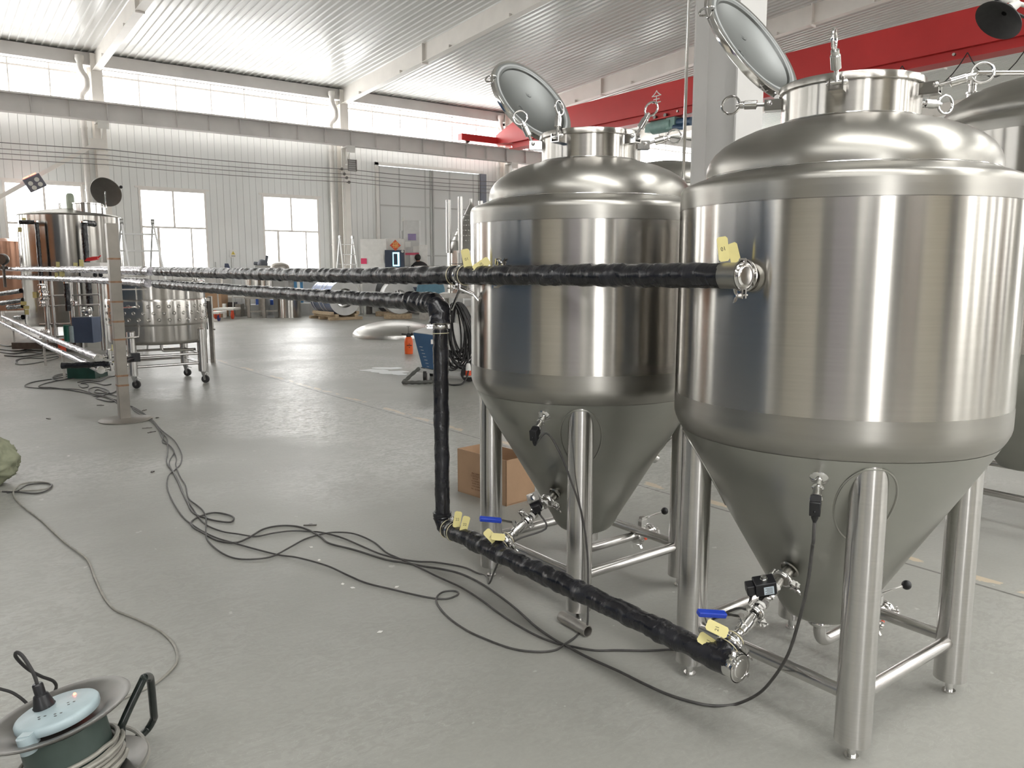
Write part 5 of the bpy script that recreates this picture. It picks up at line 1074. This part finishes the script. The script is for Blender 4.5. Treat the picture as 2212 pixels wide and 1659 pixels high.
m=M(); m.sph(pp(-.09,.035,1.70),.112,18,12,(1,1,1.05)); m.build('hair',hairm,pe,pc)
# ================================================================ steel coil on its pallet
cc=atd(745,646,24.3); rC=.53; cc.z=.66; back=(FW*math.cos(R(38))-RT*math.sin(R(38))).normalized(); L_=1.35
co_=thing('steel_coil','big steel sheet coil in blue grey film lying on a wooden pallet','coil',(cc+back*L_/2)-V((0,0,cc.z-.13))); o=co_.location.copy()
m=M(); m.lathe([(rC,0),(rC,L_),(.30,L_),(.30,0)],64,cc,back); m.build('coil_wrap',film,co_,o,ang=50)
m=M(); m.lathe([(.30,-.002),(rC-.002,-.003)],64,cc,back); m.lathe([(.29,0),(.29,-.02),(.31,-.02),(.31,0)],64,cc,back); m.build('coil_face',greyl,co_,o)
m=M(); m.lathe([(.285,.0),(.285,L_)],48,cc,back); m.build('core_sleeve',satin,co_,o)
m=M(); 
for s in (.35,.55,.9): m.lathe([(rC+.002,s*L_-.015),(rC+.006,s*L_-.012),(rC+.006,s*L_+.012),(rC+.002,s*L_+.015)],56,cc,back)
m.build('steel_strap',pvc,co_,o)
m=M(); T=frame(cc+V((0,0,rC-.05))-back*.01+RT*.0,-back,UP); m.build
pt=thing('wooden_pallet','wooden pallet carrying the steel coil','pallet',o-V((0,0,.13))); po2=pt.location.copy(); sd=V((-back.y,back.x,0)).normalized()
b0=V((cc.x,cc.y,0)); 
for s in (-.32,.32):
    m=M(); m.bar(b0+sd*s-back*.1+z1*.13,b0+sd*s+back*(L_+.1)+z1*.13,.11,.10); m.build('beam',wood,pt,po2)
for f in (.0,.5,1.):
    m=M(); m.bar(b0-sd*.55+back*(L_*f)+z1*.045,b0+sd*.55+back*(L_*f)+z1*.045,.12,.085); m.build('cross_board',wood,pt,po2)
for s in (-.42,.42):
    m=M(); m.bar(b0+sd*s+back*.0+z1*.20,b0+sd*s+back*L_+z1*.20,.09,.10); m.build('chock',wood,pt,po2)
# narrow strip coils
for i,(u,d,lb,strip) in enumerate(((838,26.3,'striped narrow strip coil right of the big coil',1),(858,24.9,'plain grey strip coil next to the striped one',0))):
    c=dirp(u,d); r=.52; ax=(-FW*.55+RT*.25*(1 if i else -1)-RT*(0 if i else .5)).normalized(); t=thing('strip_coil',lb,'coil',c); cz=V((c.x,c.y,r+.16)); 
    m=M(); m.lathe([(r,-.22),(r,.22),(.22,.22),(.22,-.22),(r,-.22)],48,cz,ax); m.build('roll',greyl if not strip else blk,t,c,ang=40)
    if strip:
        for k in range(4): m=M(); m.torus(cz,ax,r-.02,.02,48,6); m=M(); m.lathe([(r+.004,-.2+.11*k),(r+.012,-.18+.11*k),(r+.004,-.14+.11*k)],48,cz,ax); m.build('pale_band',tefl,t,c)
    else:
        for k in (-.1,-.15,-.2): m=M(); m.lathe([(r+.003,k-.008),(r+.006,k),(r+.003,k+.008)],48,cz,ax); m.build('pale_band',tefl,t,c)
    m=M(); m.bar(cz-V((.0,0,r+.08))-RT*.4,cz-V((0,0,r+.08))+RT*.4,.5,.15); m.build('cradle',wood,t,c)
# round blue disc leaning by the bed
m=M(); c=dirp(930,24.5); m.lathe([(.001,0),(.42,0),(.44,-.03),(.001,-.05)],40,c+V((0,0,.86)),-FW+RT*.2); bd=one(m,'blue_drum_end',mat('steel_blue_paint',(.10,.22,.30),.5,nz=.08),'round steel blue drum end standing behind the welding trolley','drum'); 
m=M(); m.bar(c+V((0,0,.21))-RT*.35+FW*.1,c+V((0,0,.21))+RT*.35+FW*.1,.4,.42); one(m,'drum_stand',galv,'low steel block under the steel blue drum end','stand')
# ================================================================ dished head on the floor
c=dirp(851,18.25); r=.965; m=M(); m.lathe([(r,0),(r,.075),(r*.985,.10),(r*.955,.135),(r*.90,.175),(r*.80,.225),(r*.65,.275),(r*.45,.32),(r*.25,.345),(r*.1,.355),(.001,.358)],96,c); 
one(m,'dished_tank_head',satin2:=mat('spun_steel',(.52,.51,.49),.3,1,nz=.05,ns=2),'large shallow steel tank head lying on the floor','tank head',ang=60)
# ================================================================ orange sprayer
c=dirp(880,14.35); t=thing('pressure_sprayer','orange hand pressure sprayer with a black pump handle on the floor','sprayer',c); o=c
m=M(); m.lathe([(.001,0),(.070,.0),(.076,.012),(.073,.03),(.077,.06),(.078,.22),(.074,.26),(.058,.295),(.040,.31),(.038,.32)],40,c); m.build('bottle',orange,t,o,ang=50)
m=M(); m.lathe([(.042,.31),(.046,.315),(.044,.355),(.03,.37),(.018,.375)],28,c); m.cyl(c+V((0,0,.35)),c-RT*.10+V((0,0,.355)),.013,n=12); m.cyl(c-RT*.10+V((0,0,.355)),c-RT*.13+V((0,0,.358)),.018,.008,n=12); m.sph(c+RT*.06+V((0,0,.355)),.028); m.build('spray_head',blk,t,o)
m=M(); m.cyl(c+V((0,0,.37)),c+V((0,0,.495)),.010,n=10); m.build('pump_rod',darkst,t,o); m=M(); m.lathe([(.032,.0),(.034,.006),(.03,.014),(.01,.016)],20,c+V((0,0,.492)),None,True,True); m.build('pump_knob',greyp,t,o)
T=frame(c+V((0,0,.16))-FW*.079+RT*.02,-FW,RT); m=M(T); m.box(-.045,.045,-.006,.006,-.004,.001); m.prism([(-.012,.02),(.012,.02),(0,.036)],.002); m.prism([(-.012,-.03),(.012,-.03),(0,-.048)],.002); m.build('print',blk,t,o)
# ================================================================ welding trolley
w0=dirp(955,10.9); wt=thing('welding_trolley','blue tapered welding unit on a wheeled trolley behind the vertical black pipe','welder',w0); o=w0
def wq(x,y,z): return w0+RT*x+FW*y+UP*z
m=M(); top=[wq(-.40,-.10,.66),wq(-.02,-.16,.62),wq(.06,.35,.64),wq(-.30,.42,.68)]; bot=[wq(-.28,-.10,.18),wq(-.02,-.16,.14),wq(.06,.30,.16),wq(-.22,.36,.2)]
m.add(bot+top,[(3,2,1,0),(4,5,6,7),(0,1,5,4),(1,2,6,5),(2,3,7,6),(3,0,4,7)]); m.build('power_unit',bluem,wt,o,bev=.01)
m=M(); m.add([p+z1*.002 for p in top]+[p+z1*.014 for p in top],[(3,2,1,0),(4,5,6,7),(0,1,5,4),(1,2,6,5),(2,3,7,6),(3,0,4,7)]); m.build('top_cover',greyl,wt,o)
T=frame(wq(-.13,-.15,.54),(-FW),RT); m=M(T); m.box(-.02,.02,-.03,.03,-.03,.012); m.build('label_plate',tefl,wt,o)
m=M()
for k in range(7): m.bar(wq(-.31+.016*k,-.112,.47-.045*k),wq(-.27+.016*k,-.118,.465-.045*k),.012,.006)
m.build('vent_slot',greyp,wt,o)
m=M(); m.bar(wq(-.34,-.10,.15),wq(.45,-.16,.07),.06,.05); m.bar(wq(-.30,.36,.15),wq(.45,.34,.08),.06,.05); m.bar(wq(-.34,-.1,.15),wq(-.30,.36,.15),.05,.05); m.bar(wq(.45,-.16,.08),wq(.45,.34,.08),.05,.05); m.bar(wq(.02,-.1,.12),wq(.02,-.1,.62),.05,.05); m.build('trolley_frame',greyp,wt,o)
for x,y in ((-.24,-.12),(-.20,.36)):
    m=M(); m.lathe([(.02,-.02),(.068,-.022),(.07,0),(.068,.022),(.02,.02)],24,wq(x,y,.071),RT,True,True); m.build('wheel',rub,wt,o)
for y in (-.2,.4):
    m=M(); m.lathe([(.02,-.025),(.105,-.027),(.11,0),(.105,.027),(.02,.025)],28,wq(.36,y,.111),FW,True,True); m.build('wheel',rub,wt,o)
m=M(); m.sweep(smooth([wq(-.1,0,.64),wq(-.15,.0,.8),wq(-.02,.02,.95),wq(.06,.05,.86),wq(.05,.05,.66)],8),.012,8); m.build('handle_loop',rub,wt,o)
m=M(); c=wq(.13,.02,.60); m.lathe([(.02,-.05),(.13,-.05),(.19,-.045),(.19,-.04),(.10,-.03),(.10,.05),(.19,.055),(.19,.06),(.13,.065),(.02,.065)],40,c,-FW+RT*.35,True,True); m.build('wire_spool',tefl,wt,o)
m=M(); c=wq(-.03,-.22,.25); m.cyl(wq(.12,.1,0.12),wq(.17,.12,1.08),.02,n=10); m.cyl(wq(.17,.12,1.05),wq(.17,-.12,1.10),.02,n=10); m.build('hook_post',greyp,wt,o)
# hose bundle hanging on the post
hb=thing('hose_bundle','thick bundle of black welding hoses hanging in long loops on the trolley','hose',wq(.2,0,.1)); ho=hb.location.copy(); rn_=random.Random(5)
for i in range(22):
    cx_=.17+rn_.uniform(-.02,.05); w_=rn_.uniform(.10,.20); h=rn_.uniform(.34,.46); y=rn_.uniform(-.14,.10); zc=1.06-h; ti=rn_.uniform(-.05,.12)
    P=[wq(cx_+w_*math.sin(a)*(1+.25*math.cos(a+PI))+ti*(1-math.cos(a))*.5,y+.03*math.sin(a*2+i),zc+h*math.cos(a)) for a in [2*PI*k/28 for k in range(29)]]
    m=M(); m.sweep(P,.0105,6,caps=False); m.build('hose_loop',rub,hb,ho,ang=180)
P=[(905,796),(893,806),(880,818),(872,830),(875,840),(890,844),(908,843),(924,836),(935,824),(941,808),(944,796)]
m=M(); Q=[]
for i,(u,v) in enumerate(P):
    g=fl(u,min(v,843),.03); t_=i/(len(P)-1); d=10.75-.35*math.sin(PI*t_); q_=atd(u,v,d); q_.z=max(q_.z,.032); Q.append(q_)
m.sweep(smooth(Q,6),.024,12,lambda j,th:.024+.003*math.sin(j*1.3)); one(m,'corrugated_hose',mat('grey_sleeve',(.07,.07,.062),.6,nz=.3),'thick sleeved hose looping onto the floor left of the trolley','hose',ang=180)
m=M(); Q=[atd(u,v,10.7) for u,v in ((975,800),(992,805),(1004,790),(1008,770))]; Q=[atd(960,815,10.6),atd(968,832,10.4),atd(985,837,10.3),atd(1002,826,10.4),atd(1012,800,10.6),atd(1010,760,10.7)]
for q_ in Q: q_.z=max(q_.z,.014)
m.sweep(smooth(Q,6),.012,8); one(m,'welding_lead',rub,'thin black lead looping on the floor right of the vertical pipe','cable',ang=180)
m=M(); c=wq(.36,-.28,.0); m.lathe([(.035,.10),(.036,.20),(.030,.24),(.02,.26)],20,c,None,True,True); bt=one(m,'spray_can',white,'white and red can on the trolley beside the middle tank','can'); m=M(); m.lathe([(.038,.10),(.038,.165)],20,c,None,True,True); m.build('red_base',fu_r,bt,bt.location); m=M(); m.bar(c-RT*.06+UP*.09,c+RT*.06+UP*.09,.1,.02); m.build('can_tray',galv,bt,bt.location)
m=M(); c=dirp(893,13.0); 
# white spill on the floor
m=M(); 
rn_=random.Random(3)
sp1=mat('white_spill',(.72,.74,.75),.3,nz=.04)
for i,(u0,u1,v) in enumerate(((775,840,800),(802,870,795),(800,885,803),(818,868,806),(848,880,808))):
    m=M(); n=14; Pl=[]
    for k in range(n):
        a=2*PI*k/n; uu=(u0+u1)/2+(u1-u0)/2*math.cos(a); vv=v+(2.2+rn_.uniform(-.8,.8))*math.sin(a); p=fl(uu,vv,.003+.0004*i); Pl.append(p)
    m.add(Pl+[p-z1*.0025 for p in Pl],[tuple(range(n))]+[(k,n+k,n+(k+1)%n,(k+1)%n) for k in range(n)])
    one(m,'spilled_powder',sp1,'streak of white spill on the floor in front of the welding trolley','spill','white spill streaks',flat=True)
# ================================================================ upturned dimpled tank on a bench, legs in the air
c=dirp(1019,13.6); t=thing('upturned_tank','upside-down conical tank with dimples, its tube legs pointing up, left of the middle tank','tank',c+V((0,0,1.12))); o=t.location.copy(); r=.41
m=M(); m.lathe([(r,1.12),(r,1.82)],64,c); m.lathe([(r+.002,1.60),(r+.008,1.605),(r+.002,1.61)],64,c); dimple_rows(m,r,1.2,1.56,6,44,c.x,c.y,.011); m.build('shell',steel,t,o,ang=40)
m=M(); m.lathe([(r,1.82),(r-.02,1.86),(.06,2.54),(.022,2.60),(.022,2.68),(.001,2.68)],64,c)
for j in range(6):
    z=1.98+.085*j; rr=(r-.02)*(2.54-z)/(.68)+.06*(z-1.86)/.68
    for i in range(int(44*rr/r)+6):
        a=2*PI*(i+.5*(j%2))/(int(44*rr/r)+6); d=V((math.cos(a),math.sin(a),.5)).normalized(); m.lathe([(.014,.001),(.011,.005),(.006,.0),(.001,.003)],8,c+V((math.cos(a)*rr,math.sin(a)*rr,z)),d)
m.build('cone',satin2,t,o,ang=40)
for (u,v,dd) in ((968,432,13.35),(994,425,13.25),(1038,434,13.9)):
    a=atd(u,v,dd); m=M(); m.cyl(V((a.x,a.y,1.78)),a,.040,n=24); m.build('leg',legm,t,o)
b=thing('work_bench','heavy steel bench frame under the upturned tank','bench',c); 
m=M(); pa=c-RT*.50-FW*.30; 
for x,y in ((-.46,-.32),(.5,-.32),(-.46,.4),(.5,.4)): m=M(); q_=c+RT*x+FW*y; m.bar(q_,q_+UP*1.08,.09,.09,RT); m.build('leg',galv,b,c)
m=M(); m.bar(c-RT*.52+UP*1.08,c+RT*.55+UP*1.08,.9,.075); m.build('bench_top',galv,b,c)
m=M(); m.bar(c-RT*.46-FW*.32+UP*.35,c+RT*.5-FW*.32+UP*.35,.06,.06); m.build('cross_rail',galv,b,c)
# ================================================================ far work area between the windows
def cart(u0,u1,v,d,h,label,wc):
    c=dirp((u0+u1)/2,d); w=(u1-u0)/1737*d; t=thing('flat_trolley',label,'trolley',c,group='flat trolleys by the far wall'); m=M(); m.bar(c-RT*w/2+UP*h,c+RT*w/2+UP*h,.7,.06); m.build('deck',white,t,c)
    for x in (-.4,.4):
        m=M(); q_=c+RT*w*x-FW*.25; m.lathe([(.02,-.02),(h*.38,-.02),(h*.38,.02),(.02,.02)],16,q_+UP*h*.38,RT,True,True); m.build('wheel',wc,t,c); m=M(); m.bar(q_+UP*h*.4,q_+UP*h,.08,.03); m.build('fork',fu_r,t,c)
    return c,t
cart(455,476,672,24.0,.24,'nearer small white trolley with a blue wheel beside the hanging cloths',navy)
c,t=cart(463,508,665,25.,.30,'white trolley with a tall push handle near the wooden crate',fu_r)
m=M(); m.bar(c-RT*.25+UP*.3,c-RT*.28+UP*1.75,.03,.03); m.bar(c+RT*.1+FW*.3+UP*.3,c+RT*.12+FW*.3+UP*1.9,.03,.03); m.build('push_handle',greyp,t,c)
def boxth(name,u0,u1,v0,zb,d,dep,mt,label,cat,grp=None):
    m,_,_=pan(name,u0,u1,v0,0,d,dep,mt,None,None,zb); o_=one(m,name,mt,label,cat,grp); return o_
boxth('wooden_crate',440,477,627,0,25.6,.6,card,'brown wooden crate by the far wall, right of the mobile tank','crate')
for z,lb in ((.35,'low'),(.75,'mid')): pass
sh=thing('steel_shelf','pale metal shelf rack under the far window','shelf',dirp(505,26.5)); o=sh.location.copy()
for zz_ in (.25,.62,1.0,1.32):
    c=dirp(505,26.5); m=M(); m.bar(c-RT*.42+UP*zz_,c+RT*.42+UP*zz_,.5,.05); m.build('shelf_board',white,sh,o)
for x in (-.42,.42):
    m=M(); c=dirp(505,26.5)+RT*x; m.bar(c,c+UP*1.4,.05,.05,RT); m.build('upright',white,sh,o)
boxth('tool_box',487,506,653,.30,26.15,.3,darkst,'dark box on the low shelf by the far wall','box'); boxth('tool_box',508,519,657,.0,25.9,.4,bronze,'brown box beside the shelf','box')
boxth('plastic_jug',480,486,656,.0,25.4,.12,tefl,'small white jug next to the shelf','jug')
bt=thing('steel_trestle','low welded steel trestle table in the far work area','table',dirp(566,25.6)); o=bt.location.copy()
for u,dd in ((534,25.3),(567,25.3),(530,26.4),(562,26.4),(597,26.0)): a=dirp(u,dd); m=M(); m.bar(a,a+UP*.60,.09,.09,RT); m.build('leg',galv,bt,o)
m=M(); a=dirp(533,25.8); b2=dirp(597,25.9); m.bar(a+UP*.62,b2+UP*.62,1.1,.05); m.build('table_top',galv,bt,o); m=M(); m.bar(dirp(534,25.3)+UP*.2,dirp(597,25.4)+UP*.22,.05,.05); m.build('rail',galv,bt,o)
for i,(u,r,h,lb) in enumerate(((546,.27,1.28,'left polished drum standing on the trestle table'),(576,.24,1.25,'right polished drum standing on the trestle table'))):
    c=dirp(u,25.9); m=M(); m.lathe([(.001,.65),(r,.65),(r,h),(r-.01,h),(r-.01,.7)],40,c); one(m,'steel_drum',steel,lb,'drum')
c=dirp(622,25.6); m=M(); m.lathe([(.001,0),(.36,0),(.36,.92),(.35,.92),(.35,.1)],56,c); one(m,'steel_drum',steel,'plain steel cylinder standing on the floor left of the coil','drum')
boxth('blue_crate',567,590,648,.25,27.,.4,mat('crate_blue',(.05,.12,.45),.5,nz=.1),'blue plastic crate on the floor behind the trestle table','crate'); boxth('blue_crate',552,558,646,.25,27.1,.3,MATS['crate_blue'],'small blue crate piece left of the larger one','crate')
boxth('low_platform',510,606,659,.0,26.9,1.,greyl,'wide low grey platform behind the trestle','platform'); boxth('low_platform',645,668,655,.0,26.5,.8,greyl,'low grey platform left of the coil','platform')
bf=thing('roll_former','blue framed machine behind the steel cylinder','machine',dirp(625,27.)); o=bf.location.copy()
for u in (601,637,650): pan('frame_post',u-2.5,u+2.5,601,0,26.9,.1,bluel,bf,o,0)
pan('frame_beam',598,652,601,607,26.9,.2,bluel,bf,o); m=M(); c=dirp(612,27.1); m.lathe([(.001,-.1),(.42,-.1),(.42,.1),(.001,.1)],32,c+V((0,0,1.0)),-FW+RT*.3); m.build('roll',galv,bf,o)
boxth('grey_console',1,70,0,0,200,.1,greyl,'x','x') if False else None
boxth('wall_bench',445,470,580,.0,27.2,.5,greyl,'grey wall cabinet under the left window','cabinet'); 
ms=thing('bench_saw','dark bench saw on a stand in front of the second window','saw',dirp(566,26.8)); o=ms.location.copy()
m=M(); c=dirp(568,26.8)+UP*1.70; m.sph(c,.17,20,12,(1,1,.95)); m.cyl(c-RT*.28+UP*.02,c,.06,n=14); m.cyl(c+RT*.1,c+RT*.16+UP*.28,.05,n=12); m.build('motor_head',mat('saw_grey',(.10,.11,.13),.5,nz=.1),ms,o); m=M(); m.bar(c-UP*.2-RT*.2,c-UP*.2+RT*.3,.4,.3); m.build('saw_table',greyp,ms,o); m=M(); m.bar(V((c.x,c.y,0)),V((c.x,c.y,1.4)),.3,.3,RT); m.build('stand',greyp,ms,o)
m=M(); c=dirp(605,26.0); m.sph(c+UP*1.58,.24,20,12,(1.3,1,.75)); b3=one(m,'covered_motor',bronze,'brown covered motor on a stand below the second window','motor'); m=M(); m.bar(c,c+UP*1.5,.4,.4,RT); m.build('stand',greyp,b3,b3.location)
m=M(); m.add([dirp(484,27)+UP*1.45,dirp(500,27)+UP*1.45,dirp(494,27)+UP*1.72,dirp(486,27)+UP*1.72]+[dirp(484,27.3)+UP*1.45,dirp(500,27.3)+UP*1.45,dirp(494,27.2)+UP*1.72,dirp(486,27.2)+UP*1.72],[(3,2,1,0),(4,5,6,7),(0,1,5,4),(1,2,6,5),(2,3,7,6),(3,0,4,7)]); d4=one(m,'dark_bag',mat('bag_blue',(.05,.06,.10),.8,nz=.1),'dark bag on top of a pedestal under the notice','bag'); m=M(); m.bar(dirp(492,27.1),dirp(492,27.1)+UP*1.45,.3,.3,RT); m.build('pedestal',greyp,d4,d4.location)
for i,(u0,u1,v0,z0,d,dep,mt,lb) in enumerate(((655,690,600,0,27.3,.5,greyl,'long grey cabinet behind the steel coil'),(690,775,603,0,27.4,.4,white,'pale panel standing behind the steel coil'))): boxth('floor_cabinet',u0,u1,v0,z0,d,dep,mt,lb,'cabinet')
# cloth stand beside the mobile tank
cs_=thing('cloth_stand','square tube stand right of the mobile tank','stand',dirp(441,13.)); o=cs_.location.copy()
for u,d in ((433,12.9),(450,13.)): a=dirp(u,d); m=M(); m.bar(a,a+UP*1.08,.06,.06,RT); m.build('post',galv,cs_,o)
m=M(); m.bar(dirp(433,12.9)+UP*1.03,dirp(450,13.)+UP*1.03,.05,.05); m.bar(dirp(450,13.)+UP*.55,dirp(458,13.)+UP*.54,.02,.02); m.build('bar',galv,cs_,o)
def cloth(u0,u1,zt,zb,d,mt,label):
    m=M(); nx,nz_2=10,8; vs=[]
    for s in (0,1):
        for j in range(nz_2+1):
            for i in range(nx+1):
                f=i/nx; g=j/nz_2; p=dirp(u0+(u1-u0)*f+2.5*g,d+.05*math.sin(f*9+g*2)+(.10 if s else 0)); zb2=zb+.10*math.sin(f*5)*g; vs.append(p+UP*(zt+(zb2-zt)*g))
    w=nx+1; k=w*(nz_2+1); fs=[]
    for j in range(nz_2):
        for i in range(nx):
            a=j*w+i; fs+=[(a,a+w,a+w+1,a+1),(k+a,k+a+1,k+a+w+1,k+a+w)]
    for i in range(nx): fs+=[(i,i+1,k+i+1,k+i),(nz_2*w+i,k+nz_2*w+i,k+nz_2*w+i+1,nz_2*w+i+1)]
    for j in range(nz_2): fs+=[(j*w,k+j*w,k+(j+1)*w,(j+1)*w),(j*w+nx,(j+1)*w+nx,k+(j+1)*w+nx,k+j*w+nx)]
    m.add(vs,fs); one(m,'hanging_cloth',mt,label,'cloth',ang=180)
cloth(424,440,1.07,.66,12.75,mat('black_cloth',(.02,.02,.02),.9,nz=.2),'black cloth hanging on the stand beside the mobile tank')
cloth(441,453,1.02,.70,13.12,mat('grey_cloth',(.17,.17,.155),.9,nz=.15),'grey cloth hanging behind the black one on the stand')
# ================================================================ light
w=bpy.data.worlds.new('overcast_sky'); SC.world=w; w.use_nodes=True; bg=w.node_tree.nodes['Background']
bg.inputs[0].default_value=(.99,.985,.98,1); bg.inputs[1].default_value=6.0
def portal(c,sx,sy,rot):
    l=bpy.data.lights.new('daylight_portal','AREA'); l.shape='RECTANGLE'; l.size=sx; l.size_y=sy; l.cycles.is_portal=True
    o=bpy.data.objects.new('daylight_portal',l); COL.objects.link(o); o.location=c; o.rotation_euler=rot
    o['kind']='structure'
portal((10,27.9,6.9),40,1.6,(R(-90),0,0)); portal((10,27.9,2.8),40,2.7,(R(-90),0,0))
portal((23,-19.9,6.2),40,2.6,(R(90),0,0)); portal((-11.7,-19.9,2.7),3.8,5.4,(R(90),0,0)); portal((26,-19.9,2.8),33,2.7,(R(90),0,0))
portal((XL+.1,17,6.5),2.,21,(0,R(-90),0)); portal((XR-.1,5,6.5),2.,39,(0,R(90),0))
for a,b_ in FILL_SKY: portal(((a+b_)/2,-7,8.75),b_-a,16,(R(0),0,0))  # portals of the added rooflights
vs=SC.view_settings; vs.view_transform='Standard'; vs.look='None'; vs.gamma=1; vs.use_curve_mapping=False; vs.exposure=1.06
SC.cycles.diffuse_bounces=7; SC.cycles.max_bounces=12
